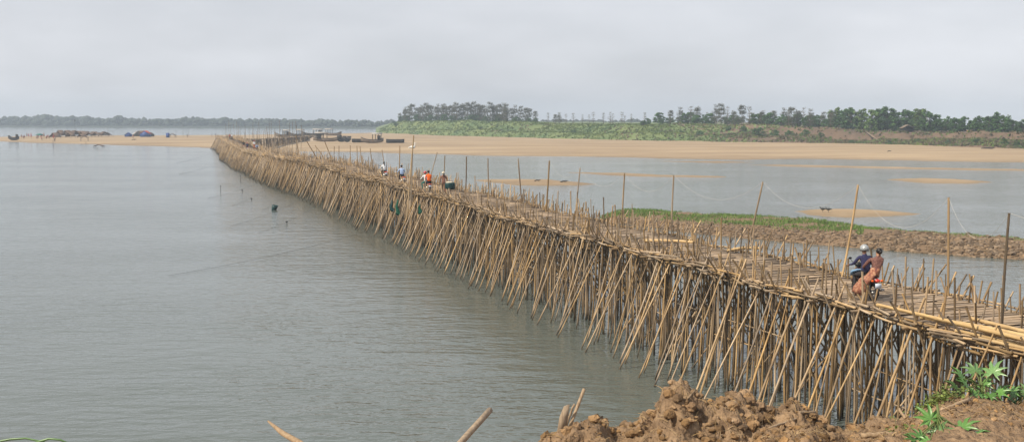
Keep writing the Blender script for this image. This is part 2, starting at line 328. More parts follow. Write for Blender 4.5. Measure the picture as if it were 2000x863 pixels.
# sandbank across the middle distance
near = [(-80, 273.5), (0, 277), (100, 280), (200, 283.5), (240, 284.6), (300, 285.5), (360, 288), (410, 290.5), (440, 293), (520, 294), (600, 296), (750, 299), (920, 303), (1100, 306), (1300, 310), (1450, 312.5), (1560, 311), (1700, 313), (2000, 317.5), (2500, 326)]
spoly = [hit(x, y, 0)[:2] for x, y in near]
for x, d in [(2500, 520), (2000, 560), (1500, 700), (1200, 800), (900, 880), (745, 880), (600, 760), (440, 710), (200, 690), (0, 650), (-80, 600)]: spoly.append(((x - 1000) / F * d, d))
def z_sand(x, y, d):
    d = d + fbm(x * .03, y * .06, 5) * 9 * np.clip((y - 180) / 100, 0, 1)
    b = np.where(d > 0, 1.5 * (1 - np.exp(-d / 35.0)) , d * 0.05)
    return b + fbm(x * 0.05, y * 0.05) * 0.18 * np.clip(d / 10, 0, 1) + fbm(x * 0.02, y * .02) * 0.12 * np.clip((d + 6) / 10, 0, 1)
sand, zsand = terrain('sandbank', spoly, (3.0, 2.5), z_sand, M['sand'], 14)

def islet(pts, h, name='sand_islet'):
    poly = [hit(x, y, 0)[:2] for x, y in pts]
    def f(x, y, d):
        d = d + fbm(x * .22, y * .35, 4) * 1.6 - .2
        return np.where(d > 0, h * 1.25 * (1 - np.exp(-d / 2.6)), d * 0.06) + fbm(x * 0.8, y * 0.8) * 0.06
    return terrain(name, poly, (0.5, 0.4), f, M['sand'], 2.0)
islet([(918, 352), (1010, 350), (1080, 352), (1150, 358), (1168, 360), (1120, 363), (1010, 362), (960, 356)], 0.28)
islet([(1110, 337), (1220, 338), (1330, 343), (1420, 345), (1400, 347), (1260, 345), (1180, 342)], 0.2)
islet([(1552, 411), (1620, 408), (1700, 411), (1800, 417), (1815, 419), (1760, 421), (1660, 425), (1590, 421)], 0.3)
islet([(1730, 351), (1800, 348.5), (1880, 351), (1950, 356), (1900, 359), (1800, 357.5)], 0.3)
islet([(1450, 322), (1580, 323), (1800, 328), (2100, 333), (2100, 336), (1800, 331), (1560, 326)], 0.22)
islet([(1290, 315.2), (1420, 315.6), (1480, 317.5), (1400, 318.5)], 0.2)

# stone spit with grass on its back
sp_near = [(1172, 432), (1240, 440), (1330, 452), (1420, 462), (1520, 471), (1650, 482), (1760, 491), (1900, 501), (2000, 507), (2250, 524)]
sp_poly = [hit(x, y, 0)[:2] for x, y in sp_near] + [((x - 1000) / F * d, d) for x, d in [(2250, 85), (2000, 90), (1850, 94), (1690, 100), (1600, 108), (1450, 111), (1300, 117), (1190, 118)]]
def z_spit(x, y, d):
    return np.where(d > 0, 0.72 * (1 - np.exp(-d / 1.6)), d * 0.35) + fbm(x * 0.6, y * 0.6) * 0.16 * np.clip(d + .5, 0, 1)
spit, zspit = terrain('stone_spit', sp_poly, 0.4, z_spit, M['gravel'], 1.5)
SPA = np.array(sp_poly)
def rock_variants(n, seed, mats, squash=0.7, sub=1):
    res = []; rr = random.Random(seed)
    import bmesh
    for k in range(n):
        bm = bmesh.new(); bmesh.ops.create_icosphere(bm, subdivisions=sub, radius=1.0)
        off = Vector((rr.uniform(-50, 50), rr.uniform(-50, 50), rr.uniform(-50, 50)))
        for v in bm.verts:
            c = v.co.copy(); s = 1 + 0.45 * mnoise.noise(c * 1.1 + off) + 0.2 * mnoise.noise(c * 2.7 + off) + (.22 * mnoise.noise(c * 5.5 + off) if sub > 1 else 0)
            v.co = Vector((c.x * s, c.y * s * rr.uniform(.92, 1.0), c.z * s * squash))
        me = bpy.data.meshes.new('rock'); bm.to_mesh(me); bm.free()
        for mm in mats: me.materials.append(mm)
        v = np.zeros(len(me.vertices) * 3, np.float32); me.vertices.foreach_get('co', v)
        t = np.zeros(len(me.polygons) * 3, np.int32); me.polygons.foreach_get('vertices', t)
        res.append((me, v.reshape(-1, 3), t.reshape(-1, 3)))
    return res
def scatter_rocks(parent, spots, variants, name, massname, m, keep=300):
    spots = sorted(spots, key=lambda s: -s[3] / math.hypot(s[0], s[1])); mass = MB(); rr = random.Random(3)
    for i, (x, y, z, r) in enumerate(spots):
        me, v, t = variants[i % len(variants)]; R = Matrix.Rotation(rr.uniform(0, 6.28), 3, 'Z') @ Matrix.Rotation(rr.uniform(-.4, .4), 3, 'X')
        sc = (r * rr.uniform(.8, 1.3), r * rr.uniform(.7, 1.1), r * rr.uniform(.7, 1.0)); tn = rr.uniform(-1, 1)
        if i < keep:
            o = link(name, me, parent); o.matrix_world = Matrix.Translation((x, y, z)) @ (R @ Matrix.Diagonal(sc)).to_4x4(); o['tint'] = tn
        else: mass.add((v * np.array(sc)) @ np.array(R).T + np.array((x, y, z)), tris=t, tint=tn)
    if mass.n: mass.obj(massname, m, parent, kind='stuff')
spots = []
rr = random.Random(11)
while len(spots) < 3200:
    a = rr.uniform(1200, 2120); dn = hit(a, lerp_list(a, sp_near), 0).y; d = dn + abs(rr.gauss(0, 3.6)) - 0.3; x = (a - 1000) / F * d
    q = inside_dist(np.array([[x, d]]), sp_poly)[0]
    if q < -0.6: continue
    if a < 1720 and d > dn + lerp_list(a, [(1200, 2.2), (1400, 4.0), (1600, 5.5), (1720, 6)]): continue
    r = 0.06 + 0.19 * rr.random() ** 3 + (0.05 if a > 1750 else 0)
    spots.append((x, d, zspit(x, d) + r * 0.15, r))
scatter_rocks(spit, spots, rock_variants(6, 5, [M['stone']]), 'stone', 'loose_rubble', M['stone'])
# grass on the spit: blades
gb = MB()
for i in range(15000):
    a = rr.uniform(1172, 1725) if i < 13200 else rr.uniform(1690, 2050); dn = hit(a, lerp_list(a, sp_near), 0).y
    df = lerp_list(a, [(1190, 117), (1300, 116), (1450, 111), (1600, 107), (1690, 99.5), (1850, 93.5), (2050, 88)])
    lowf = 0.32 if a < 1690 else 0.66
    d = dn + (df - dn) * rr.uniform(lowf - 0.12 * rr.random(), 1.0); x = (a - 1000) / F * d
    if fbm(np.array([x * .35]), np.array([d * .35]))[0] < (-0.25 if a < 1690 else -0.02): continue
    z = zspit(x, d); h = rr.uniform(.08, .30) * (1.0 if a < 1690 else .6); w = h * .16; th = rr.uniform(0, PI); c, s = math.cos(th) * w, math.sin(th) * w
    lx, ly = rr.gauss(0, .09), rr.gauss(0, .09)
    gb.add([(x - c, d - s, z - .03), (x + c, d + s, z - .03), (x + lx * .4 + c * .6, d + ly * .4, z + h * .6), (x + lx, d + ly, z + h)], tris=[(0, 1, 2), (0, 2, 3)], tint=rr.uniform(-1, 1))
gb.obj('spit_grass', M['grass'], label='bright green grass growing along the back of the stone spit', cat='grass', kind='stuff')

# high river bank across the water on the right: scrubby front, flat top
BASE = [(720, 860), (745, 760), (770, 715), (800, 675), (860, 612), (1000, 545), (1200, 478), (1480, 424), (1700, 396), (2000, 338), (2600, 290)]
TOPZ = [(735, 1.4), (748, 4.0), (765, 7.0), (790, 9.4), (900, 9.4), (1000, 9.0), (1100, 8.2), (1200, 7.9), (1300, 8.2), (1400, 8.2), (1500, 7.6), (1620, 6.6), (1700, 5.7), (2000, 5.5), (2600, 5.5)]
DEEP = [(700, 70), (1000, 70), (1400, 48), (1600, 30), (2000, 22), (2600, 22)]
rows = np.concatenate([np.linspace(-0.12, 1, 26), np.linspace(1.08, 3, 8), [6, 12, 20]])
cols = np.arange(735, 2560, 5.0); vv = []; soil = []
def bank_pt(a, t):
    d0 = lerp_list(a, BASE); dd = lerp_list(a, DEEP); d = d0 + dd * t; x = (a - 1000) / F * d; zt = lerp_list(a, TOPZ)
    tt = min(max(t, 0), 1); brown = min(max((a - 1430) / 200, 0), 1)
    terr = 0.42 * float(sstep(0.0, 0.3, tt)) + 0.58 * float(sstep(0.55, 0.95, tt)); cut = 0.30 * float(sstep(0, 0.6, tt)) + 0.70 * float(sstep(0.78, 0.93, tt))
    pr = terr * (1 - brown) + cut * brown
    return x, d, 1.0 + (zt - 1.0) * pr, brown
for t in rows:
    for a in cols:
        x, d, z, br = bank_pt(a, t)
        n = fbm(np.array([x * .045]), np.array([d * .045]))[0] * 2.2 + fbm(np.array([x * .2]), np.array([d * .2]))[0] * 0.5
        z += n * (1 if 0 < t < 1.0 else 0.3) * (0.9 if a > 760 else .3)
        if t < -0.05: z = -0.5
        vv.append((x, d, z))
VG = np.array(vv).reshape(len(rows), len(cols), 3); nc = len(cols)
def bank_z(a, t):
    i = np.interp(t, rows, np.arange(len(rows))); j = np.interp(a, cols, np.arange(nc)); i0 = min(int(i), len(rows) - 2); j0 = min(int(j), nc - 2); fi, fj = i - i0, j - j0
    return tuple((VG[i0, j0] * (1 - fi) + VG[i0 + 1, j0] * fi) * (1 - fj) + (VG[i0, j0 + 1] * (1 - fi) + VG[i0 + 1, j0 + 1] * fi) * fj)
q = [(i * nc + j, i * nc + j + 1, (i + 1) * nc + j + 1, (i + 1) * nc + j) for i in range(len(rows) - 1) for j in range(nc - 1)]
bb = MB(); qa = np.array(q); gq = cols[qa[:, 0] % nc] + 60 * RNG.standard_normal(len(qa)); mi = gq > 1420
bb.add(VG.reshape(-1, 3), None); bb.n = 0
bb.q.append(qa[~mi]); bb.qm.append(np.zeros((~mi).sum(), np.int32)); bb.q.append(qa[mi]); bb.qm.append(np.ones(mi.sum(), np.int32))
M['banksoil'] = mat('bank_soil', (0.155, 0.105, 0.07), (0.075, 0.055, 0.038), scale=0.15, detail=8, rough=0.95, coord='World', bump=0.2, bscale=1.0)
bank = bb.obj('far_bank', [M['bankgrass'], M['banksoil']], smooth=True, kind='structure')
# tufts covering it
def tuft(b, x, y, z, h, w, rr, n=4, mi=0):
    tn = rr.uniform(-1, 1)
    for k in range(n):
        th = rr.uniform(0, PI * 2); c, s = math.cos(th), math.sin(th); ox, oy = rr.gauss(0, w * .4), rr.gauss(0, w * .4); hh = h * rr.uniform(.6, 1.1); lx, ly = rr.gauss(0, .3) * h, rr.gauss(0, .3) * h
        p = (x + ox, y + oy); ww = w * rr.uniform(.35, .7)
        b.add([(p[0] - c * ww, p[1] - s * ww, z - .1), (p[0] + c * ww, p[1] + s * ww, z - .1), (p[0] + c * ww * .5 + lx, p[1] + s * ww * .5 + ly, z + hh), (p[0] - c * ww * .6 + lx, p[1] - s * ww * .6 + ly, z + hh * .8)], [(0, 1, 2, 3)], mi=mi, tint=tn * .35 + rr.uniform(-.2, .2))
rr = random.Random(21); cover = MB()
for i in range(15000):
    a = rr.uniform(742, 2080); t = rr.random() ** .8 * 1.15
    brown = a + rr.gauss(0, 90) > 1400
    x, y, z = bank_z(a, t)
    g = fbm(np.array([x * .06 + 40]), np.array([y * .06]))[0]
    if brown and (g < -0.4 or (t > .72 and rr.random() < .8)): continue
    if not brown and g < -0.45: continue
    low = t < .45 and not brown
    tuft(cover, x, y, z, rr.uniform(.3, .7) * (1.3 if brown else 1), rr.uniform(.35, .8), rr, 4, 1 if (brown and rr.random() < .55) or (g < -.3 and rr.random() < .6) else 0)
cover.obj('bank_undergrowth', [M['bankgrass'], M['scrub']], label='mixed green grass and dry scrub covering the far bank', cat='undergrowth', kind='stuff')

# far shore: land and one mass of trees, blue with distance
FAR = [(-400, 1660), (0, 1600), (300, 1500), (560, 1400), (760, 1300), (1300, 1250)]
fb = MB(); rows2 = []
fc = np.arange(-400, 1301, 20.0)
for k, (o, z) in enumerate([(-15, -1), (10, 2.5), (60, 4), (900, 6)]):
    for a in fc: d = lerp_list(a, FAR) + o; fb_ = ((a - 1000) / F * d, min(d, 2390), z); rows2.append(fb_)
n2 = len(fc); fb.add(rows2, [(i * n2 + j, i * n2 + j + 1, (i + 1) * n2 + j + 1, (i + 1) * n2 + j) for i in range(3) for j in range(n2 - 1)])
fb.obj('far_shore', M['farwood'], smooth=True, kind='structure')
fv = rock_variants(5, 31, [M['farwood']], 0.85, 1)
ft = MB(); rr = random.Random(33)
for i in range(3000):
    a = rr.uniform(-380, 1280); d = lerp_list(a, FAR) + rr.uniform(5, 60); x = (a - 1000) / F * d
    hmax = lerp_list(a, [(-400, 19), (0, 17), (150, 16), (300, 13), (500, 11.5), (740, 9.5), (1300, 9)]) * (1 + 0.30 * fbm(np.array([a * .03]), np.array([3.3]))[0] + 0.22 * fbm(np.array([a * .15]), np.array([7.3]))[0])
    r = rr.uniform(2.2, 4.6) * hmax / 14; z = rr.uniform(2, max(2.5, hmax - r * .8)) + 1; me, v, t = fv[i % 5]
    ft.add(v * np.array([r * rr.uniform(.9, 1.5), r, r * rr.uniform(.8, 1.2)]) + np.array((x, d, z)), tris=t, tint=rr.uniform(-1, 1))
ft.obj('far_wood', M['farwood'], label='hazy blue line of distant trees along the far shore', cat='wood', kind='stuff')

# ------------------------------------------------------------------ near bank: heaped clay in front of the camera
SIL = [(-900, 1010), (700, 960), (980, 920), (1040, 872), (1070, 853), (1110, 826), (1150, 812), (1180, 812), (1205, 832), (1230, 822), (1262, 800), (1285, 788), (1300, 752), (1318, 737), (1345, 733), (1366, 748), (1385, 772), (1410, 778), (1440, 758), (1465, 765), (1490, 785), (1530, 796), (1560, 782), (1590, 797), (1620, 822), (1650, 842), (1690, 826), (1740, 808), (1790, 808), (1830, 782), (1870, 765), (1930, 768), (2000, 778), (2300, 790), (3500, 760)]
CRD = [(-900, 12), (1000, 12), (1330, 13), (1600, 14), (1750, 14.5), (2000, 15.5), (3500, 18)]
def near_base(X, Y):
    Ys = np.maximum(Y, 0.5); a = X / Ys * F + 1000
    yc = np.interp(a, [p[0] for p in SIL], [p[1] for p in SIL]); dc = np.interp(a, [p[0] for p in CRD], [p[1] for p in CRD])
    th = np.arctan((431.5 - yc) / F) - PITCH; zc = CAMZ + np.tan(th) * dc
    k = np.clip(Y / dc, 0, 1)
    flat = 8.45 + (np.minimum(zc, 6.35) - 0.05 - 8.45) * k
    rise = (zc - np.minimum(zc, 6.35)) * sstep(0.86, 0.97, k + 0.03 * fbm(X * 1.2, Y * 1.2))
    zf = flat + rise
    o = np.maximum(Y - dc, 0)
    return zf - o * 0.55 - 0.35 * np.minimum(o, 1.5) , o
clods = []; rr = random.Random(41)
for i in range(420):
    a = rr.uniform(1040, 2150); dc = lerp_list(a, CRD); y = dc + rr.uniform(-3.4, 1.0); x = (a - 1000) / F * y
    r = 0.025 + 0.10 * rr.random() ** 2.5
    if a > 1720: r *= 0.5
    clods.append((x, y, r))
CL = np.array(clods)
xs = np.concatenate([np.arange(-34, -4, 1.2), np.arange(-4, -0.4, 0.2), np.arange(-0.4, 9.2, 0.036), np.arange(9.2, 14, .3), np.arange(14, 60, 1.5)])
ys = np.concatenate([np.arange(-8, 9, 0.5), np.arange(9, 10.6, 0.08), np.arange(10.6, 16.2, 0.036), np.arange(16.2, 40, 0.5)])
X, Y = np.meshgrid(xs, ys)
Z, OV = near_base(X, Y)
wx, wy = X + fbm(X * 3, Y * 3) * .15, Y + fbm(X * 3 + 50, Y * 3) * .15
fine = fbm(X * 1.6, Y * 1.6, 3, .5) * 0.12 - np.abs(fbm(wx * 2.6 + 9, wy * 2.6, 4, .6)) * 0.26 - np.abs(fbm(wx * 8, wy * 8, 3, .6)) * 0.15 + fbm(X * 18, Y * 18, 2) * 0.07 + .125
A_ = X / np.maximum(Y, .5) * F + 1000
rough_ = 1 - 0.55 * sstep(1700, 1850, A_)
Z = Z + (fine - 0.05) * np.clip((Y - 5) / 4, 0, 1) * rough_ * np.clip(1.4 - OV * .1, 0, 1)
for cx, cy, r in clods:                                     # lumps pressed into the heap
    i0, i1 = np.searchsorted(xs, [cx - r, cx + r]); j0, j1 = np.searchsorted(ys, [cy - r, cy + r])
    if i1 <= i0 or j1 <= j0: continue
    sx, sy = X[j0:j1, i0:i1] - cx, Y[j0:j1, i0:i1] - cy
    h = np.sqrt(np.maximum(0, r * r - sx * sx - sy * sy)) * 0.55
    Z[j0:j1, i0:i1] += h
rise_r = sstep(15, 22, X) * (1 - sstep(24, 34, Y)); Z = np.where(Y > 16, np.maximum(Z, rise_r * 4.4 + (1 - rise_r) * Z), Z)
Z = np.maximum(Z, -1.2)
nx, ny = len(xs), len(ys); i, j = np.meshgrid(np.arange(nx - 1), np.arange(ny - 1)); k = (j * nx + i).ravel()
nb = MB(); nb.add(np.column_stack([X.ravel(), Y.ravel(), Z.ravel()]), np.stack([k, k + 1, k + 1 + nx, k + nx], 1)); nearbank = nb.obj('near_bank', M['clay'], smooth=False, kind='structure')
def nbz(x, y):
    i = int(np.clip(np.searchsorted(xs, x) - 1, 0, nx - 2)); j = int(np.clip(np.searchsorted(ys, y) - 1, 0, ny - 2)); return float(Z[j:j + 2, i:i + 2].mean())
spots = []
for i in range(3800):
    a = rr.uniform(1045, 2080); dc = lerp_list(a, CRD); y = dc + rr.uniform(-2.8, 0.25); x = (a - 1000) / F * y; r = 0.008 + 0.075 * rr.random() ** 4.5
    if a > 1720: r *= .55
    spots.append((x, y, nbz(x, y) + r * .2, r))
scatter_rocks(nearbank, spots, rock_variants(6, 15, [M['clay']], .85, 2), 'clod', 'loose_earth', M['clay'], 260)

M['straw'] = mat('dry_straw', (0.42, 0.30, 0.15), (0.25, 0.16, 0.07), scale=9, rough=0.9, tint=0.5, coord='World')
sw = MB()
for i in range(900):
    a = rr.uniform(1045, 2060); y = lerp_list(a, CRD) + rr.uniform(-2.6, .2); x = (a - 1000) / F * y; th = rr.uniform(0, 6.28); l_ = rr.uniform(.04, .16); p0 = Vector((x, y, nbz(x, y) + .012)); x2, y2 = x + math.cos(th) * l_, y + math.sin(th) * l_; p1 = Vector((x2, y2, max(nbz(x2, y2), nbz(x, y)) + rr.uniform(.01, .07)))
    sw.tube([p0, p0.lerp(p1, .5) + Vector((0, 0, .012)), p1], [.004, .0035, .002], 3, cap=False, tint=rr.uniform(-1, 1))
sw.obj('straw_litter', M['straw'], nearbank, kind='stuff')

# ------------------------------------------------------------------ the bamboo bridge
TD = Vector((-0.3185, 0.9479, 0)); ND = Vector((0.9479, 0.3185, 0))
ORG = Vector((14.58, 20.0, 0)) + ND * 2.05
LEN = 388.0
def lat(w): return -1.9 * float(sstep(115, 185, w)) + 0.25 * math.sin(w * .11) * float(sstep(20, 60, w)) + 4.5 * float(sstep(230, 385, w))
def dz(w):
    return 4.5 - 0.5 * float(sstep(150, 200, w)) + 0.5 * float(sstep(215, 260, w)) - .4 * float(sstep(280, 330, w)) + 0.10 * math.sin(w * .23 + 1) * float(sstep(30, 70, w)) + .06 * math.sin(w * .61)
def BP(w, u, z): return ORG + TD * w + ND * (u + lat(w)) + Vector((0, 0, z))
bridge = empty('bamboo_bridge', ORG, 0, label='long bamboo bridge on crowded poles running across the river to the sandbank', cat='bridge')
BINV = Matrix.Translation(-ORG)

# bamboo pole templates: unit length along z, unit radius, with swollen nodes and a slight bend
def pole_template(seed, nodes, sides, bend, taper=0.85):
    r_ = random.Random(seed); b = MB(); ths = r_.uniform(0, 6.28); pts = []; rad = []
    zs = []
    for k in range(nodes):
        z0, z1 = k / nodes, (k + 1) / nodes
        zs += [(z0, 1.0), (z0 + .02 / nodes * 4, .86)] if sides > 5 else [(z0, 1.0)]
        if sides > 5: zs += [(z1 - .05 / nodes, .88)]
    zs.append((1.0, 1.0))
    for z, r0 in zs:
        o = bend * math.sin(z * PI); pts.append(Vector((0, 0, z))); rad.append((r0 * (1 - (1 - taper) * z), o * math.cos(ths), o * math.sin(ths)))
    vs = []
    for p, (r0, ox, oy) in zip(pts, rad):
        for s in range(sides): th = 2 * PI * s / sides; vs.append((math.cos(th) * r0 + ox, math.sin(th) * r0 + oy, p.z))
    k = len(pts); n = sides
    q = [(i * n + j, i * n + (j + 1) % n, (i + 1) * n + (j + 1) % n, (i + 1) * n + j) for i in range(k - 1) for j in range(n)]
    t = [(0, j + 1, j) for j in range(1, n - 1)] + [((k - 1) * n, (k - 1) * n + j, (k - 1) * n + j + 1) for j in range(1, n - 1)]
    b.add(vs, q, t); return b, np.array(vs, np.float32), q, t
LONG = [pole_template(s, 9, 7, b) for s, b in ((1, .5), (2, 1.1), (3, -1.2), (4, 1.8), (5, .2), (6, -.7))]
SHORT = [pole_template(s, 3, 7, b) for s, b in ((11, .1), (12, .3), (13, -.3), (14, .5))]
LOW = [pole_template(s, 2, 5, b) for s, b in ((21, .2), (22, .9), (23, -.9))]
def mk(T, m): return [t[0].mesh('bamboo_pole', m, smooth=True) for t in T]
LONG_M, SHORT_M = mk(LONG, M['bamboo']), mk(SHORT, M['bamboo']); FRESH_M = mk(LONG, M['fresh'])
def frame(p0, p1, r, spin):
    d = Vector(p1) - Vector(p0); Lh = d.length; qn = d.to_track_quat('Z', 'Y').to_matrix() @ Matrix.Rotation(spin, 3, 'Z')
    return qn @ Matrix.Diagonal((r, r, Lh)), Vector(p0)
def put_poles(name, massname, items, parent, short=False, keep=300, inv=None, meshes=None):
    """items: (p0, p1, radius, tint); the nearest are objects, the others one joined part"""
    items = sorted(items, key=lambda q: (Vector(q[0]) - Vector((6, 18, 6))).length if False else max((Vector(q[0]) + Vector(q[1])).length * .5 + (60 if q[4] else 0), 0)); mass = MB(); rr_ = random.Random(77)
    ms = meshes or (SHORT_M if short else LONG_M)
    for i, (p0, p1, r, tn, hid) in enumerate(items):
        R, P = frame(p0, p1, r, rr_.uniform(0, 6.28))
        if i < keep:
            o = link(name, ms[i % len(ms)], parent); o.matrix_local = Matrix.Translation(P - Vector(parent.location)) @ R.to_4x4(); o['tint'] = tn
        else:
            tb, v, q, t = LOW[i % 3] if P.length > 75 else (SHORT if short else LONG)[i % 3]
            mass.add(v @ np.array(R).T + np.array(P - Vector(parent.location)), q, t, tint=tn)
    if mass.n: mass.obj(massname, M['bamboo'], parent, smooth=True, kind='stuff')
rr = random.Random(5)
def T(lo=-.75, hi=.75): return rr.uniform(lo, hi)
def inview(p): return abs(p.x) < p.y * .52 + 3

supports, struts, outs, guards, ties, beams, edge, slats = [], [], [], [], [], [], [], []
w = 0.0
while w < LEN:
    zd = dz(w); far = w > 150
    # upright supports in five rows
    for u0 in (-1.75, -0.95, 0.0, 0.9, 1.75):
        for rep in range(2 if (u0 in (-1.75, -.95) or rr.random() < .6) else 1):
            ww = w + rr.uniform(-.45, .45); u = u0 + rr.uniform(-.28, .28)
            lean = rr.gauss(0, .16); leanw = rr.gauss(0, .22); top = zd - .08 + (rr.uniform(-.05, .0))
            supports.append((BP(ww + leanw, u + lean, -0.9), BP(ww, u, top), rr.uniform(.028, .050), T(-1.05, .6), u0 > 0))
    # raking struts, foot outboard on both sides, crossed at the edge by poles that lean out over it
    for side in (-1, 1):
        ww = w + rr.uniform(-.3, .3); foot = 2.1 + rr.uniform(1.3, 2.6); tw = rr.gauss(0, .18)
        struts.append((BP(ww + tw, side * foot, -.8), BP(ww, side * (1.72 + rr.uniform(-.1, .15)), zd + (rr.uniform(.1, .75) if w < 40 else rr.uniform(.0, .4))), rr.uniform(.032, .052), T(-.5, 1), side > 0))
        if rr.random() < .55:
            ww += rr.uniform(-.4, .4); struts.append((BP(ww + rr.gauss(0, .3), side * (2.0 + rr.uniform(.3, 1.5)), -.8), BP(ww, side * (1.8 + rr.uniform(-.1, .1)), zd + rr.uniform(-.1, .2)), rr.uniform(.026, .042), T(-.7, .8), side > 0))
        ww = w + .12 + rr.uniform(-.3, .3)
        outs.append((BP(ww + rr.gauss(0, .2), side * (0.0 + rr.uniform(-.9, .6)), rr.uniform(.3, 1.6)), BP(ww + rr.gauss(0, .08), side * (2.35 + rr.uniform(-.1, .2)), zd + (rr.uniform(.45, 1.05) if w < 40 else rr.uniform(.15, .7))), rr.uniform(.03, .046), T(-.6, .8), side > 0))
    # inner cross poles under the deck
    if rr.random() < .7:
        s = rr.choice((-1, 1)); ww = w + rr.uniform(-.4, .4)
        supports.append((BP(ww + rr.gauss(0, .3), s * 1.6, rr.uniform(-.5, .8)), BP(ww, -s * 1.5, zd - rr.uniform(.3, 1.6)), rr.uniform(.03, .045), T(), s < 0))
    # cross beams carrying the deck, their ends poke out at the edge
    beams.append((BP(w, -2.0 - rr.uniform(.05, .4), zd - .14 + rr.gauss(0, .02)), BP(w + rr.gauss(0, .06), 2.2, zd - .14), rr.uniform(.045, .06), T(-.1, .9), False))
    w += rr.uniform(.62, .95)
# stakes standing along both edges of the deck
for side in (-1, 1):
    w = 0.3
    while w < LEN:
        u = side * 1.72
        if side < 0 and w < 12.5: u = -0.65 - .4 * float(sstep(8, 12.5, w))
        zd = dz(w); h = rr.uniform(.45, 1.15) if rr.random() < .85 else rr.uniform(1.1, 1.5)
        if w > 40 and side < 0: h *= .85
        guards.append((BP(w + rr.gauss(0, .05), u + rr.gauss(0, .06), zd - .7), BP(w + rr.gauss(0, .09), u + rr.gauss(0, .10), zd + h), rr.uniform(.026, .046), T(-.9, .7), False))
        if rr.random() < .38:
            sg = rr.choice((-1, 1)); guards.append((BP(w, u, zd - .3), BP(w + sg * rr.uniform(.2, .5), u + side * rr.uniform(.1, .4), zd + rr.uniform(.3, .9)), rr.uniform(.028, .042), T(-.8, .5), False))
        w += (rr.uniform(.32, .78) if side < 0 else rr.uniform(.22, .5)) if w > 45 else rr.uniform(.2, .45)
# long ties at mid height and edge poles lying in the crotch of the struts
for side in (-1, 1):
    for u, zo, r0, st in ((1.2, -2.0, .034, 6.0), (0.9, -2.9, .03, 7.0), (1.75, -.25, .045, 2.8)):
        w = 0.0
        while w < LEN:
            l = rr.uniform(2.5, 4.5); ties.append((BP(w, side * (u + rr.gauss(0, .06)), dz(w) + zo + rr.gauss(0, .08)), BP(w + l, side * (u + rr.gauss(0, .06)), dz(w + l) + zo + rr.gauss(0, .08)), r0 * rr.uniform(.8, 1.1), T(), side > 0)); w += l * rr.uniform(.9, st / 2.2)
    for lay, (zo, uo) in enumerate(((-.06, 1.98), (0.0, 2.1), (.05, 1.93), (.11, 2.04), (-.1, 2.12))):
        w = rr.uniform(0, .6)
        while w < LEN:
            l = rr.uniform(.6, 1.5); du = rr.gauss(0, .13); edge.append((BP(w, side * (uo + du), dz(w) + zo + rr.gauss(0, .025)), BP(w + l, side * (uo - du * .8), dz(w + l) + zo + rr.gauss(0, .025)), rr.uniform(.03, .05), T(-.8, .9), side > 0)); w += l * rr.uniform(.85, 1.9)
put_poles('support_pole', 'support_pole_mass', supports, bridge)
put_poles('raking_strut', 'raking_strut_mass', struts, bridge)
put_poles('outward_pole', 'outward_pole_mass', outs, bridge)
put_poles('guard_stake', 'guard_stake_mass', guards, bridge, short=True)
put_poles('tie_pole', 'tie_pole_mass', ties, bridge)
put_poles('cross_beam', 'cross_beam_mass', beams, bridge)
put_poles('edge_pole', 'edge_pole_mass', edge, bridge, short=True)
# deck: split bamboo slats laid across, over long stringers
w = 0.0; sl = []
while w < LEN:
    n = 2 if w < 160 else 1
    u = -1.9 + rr.uniform(-.15, .1)
    while u < 1.8:
        l = rr.uniform(1.3, 2.6) if n == 2 else 3.7; u1 = min(u + l, 1.95 + rr.uniform(-.12, .1)); a = BP(w + rr.gauss(0, .02), u, 0); b_ = BP(w + rr.gauss(0, .05), u1, 0); zt = dz(w) + rr.uniform(-.006, .014)
        sl.append((a, b_, zt, rr.uniform(.07, .11), T(-.9, .9))); u = u1 + .01 if u1 < 1.7 else 9
    w += rr.uniform(.075, .1) if w < 160 else .22
bx = MB(); bx.box((0, 0, 0), (1, 1, 1)); slat_me = bx.mesh('slat', M['slat']); smass = MB()
CV = np.array([[x, y, z] for x in (-.5, .5) for y in (-.5, .5) for z in (-.5, .5)]); CQ = [(0, 1, 3, 2), (4, 6, 7, 5), (0, 4, 5, 1), (2, 3, 7, 6), (0, 2, 6, 4), (1, 5, 7, 3)]
sl.sort(key=lambda s: 0 if inview(s[0]) and s[0].y > 27 else 1)
cnt = 0
for i, (a, b_, zt, wd, tn) in enumerate(sl):
    d = b_ - a; c = (a + b_) / 2; c.z = zt + .018 * (i % 3) * .6; ang = math.atan2(d.y, d.x); wd2 = wd if a.y < 165 else .24
    R = Matrix.Rotation(ang, 3, 'Z') @ Matrix.Rotation(rr.gauss(0, .012), 3, 'Y') @ Matrix.Diagonal((d.length, wd2, .016))
    if cnt < 300 and inview(a) and a.y > 27:
        o = link('deck_slat', slat_me, bridge); o.matrix_local = Matrix.Translation(c - ORG) @ R.to_4x4(); o['tint'] = tn; cnt += 1
    else: smass.add(CV @ np.array(R).T + np.array(c - ORG), CQ, tint=tn)
smass.obj('deck_slat_mass', M['slat'], bridge, kind='stuff')
dm = MB(); wsx = np.arange(0, LEN + 1, 2.0); dv = []
for w in wsx:
    for u, z in ((-1.9, -.03), (1.9, -.03), (1.9, -.075), (-1.9, -.075)): dv.append(BP(w, u, dz(w) + z) - ORG)
dm.loft([[tuple(p) for p in dv[i * 4:i * 4 + 4]] for i in range(len(wsx))], tint=-.4); dm.obj('deck_mat', M['slat'], bridge)
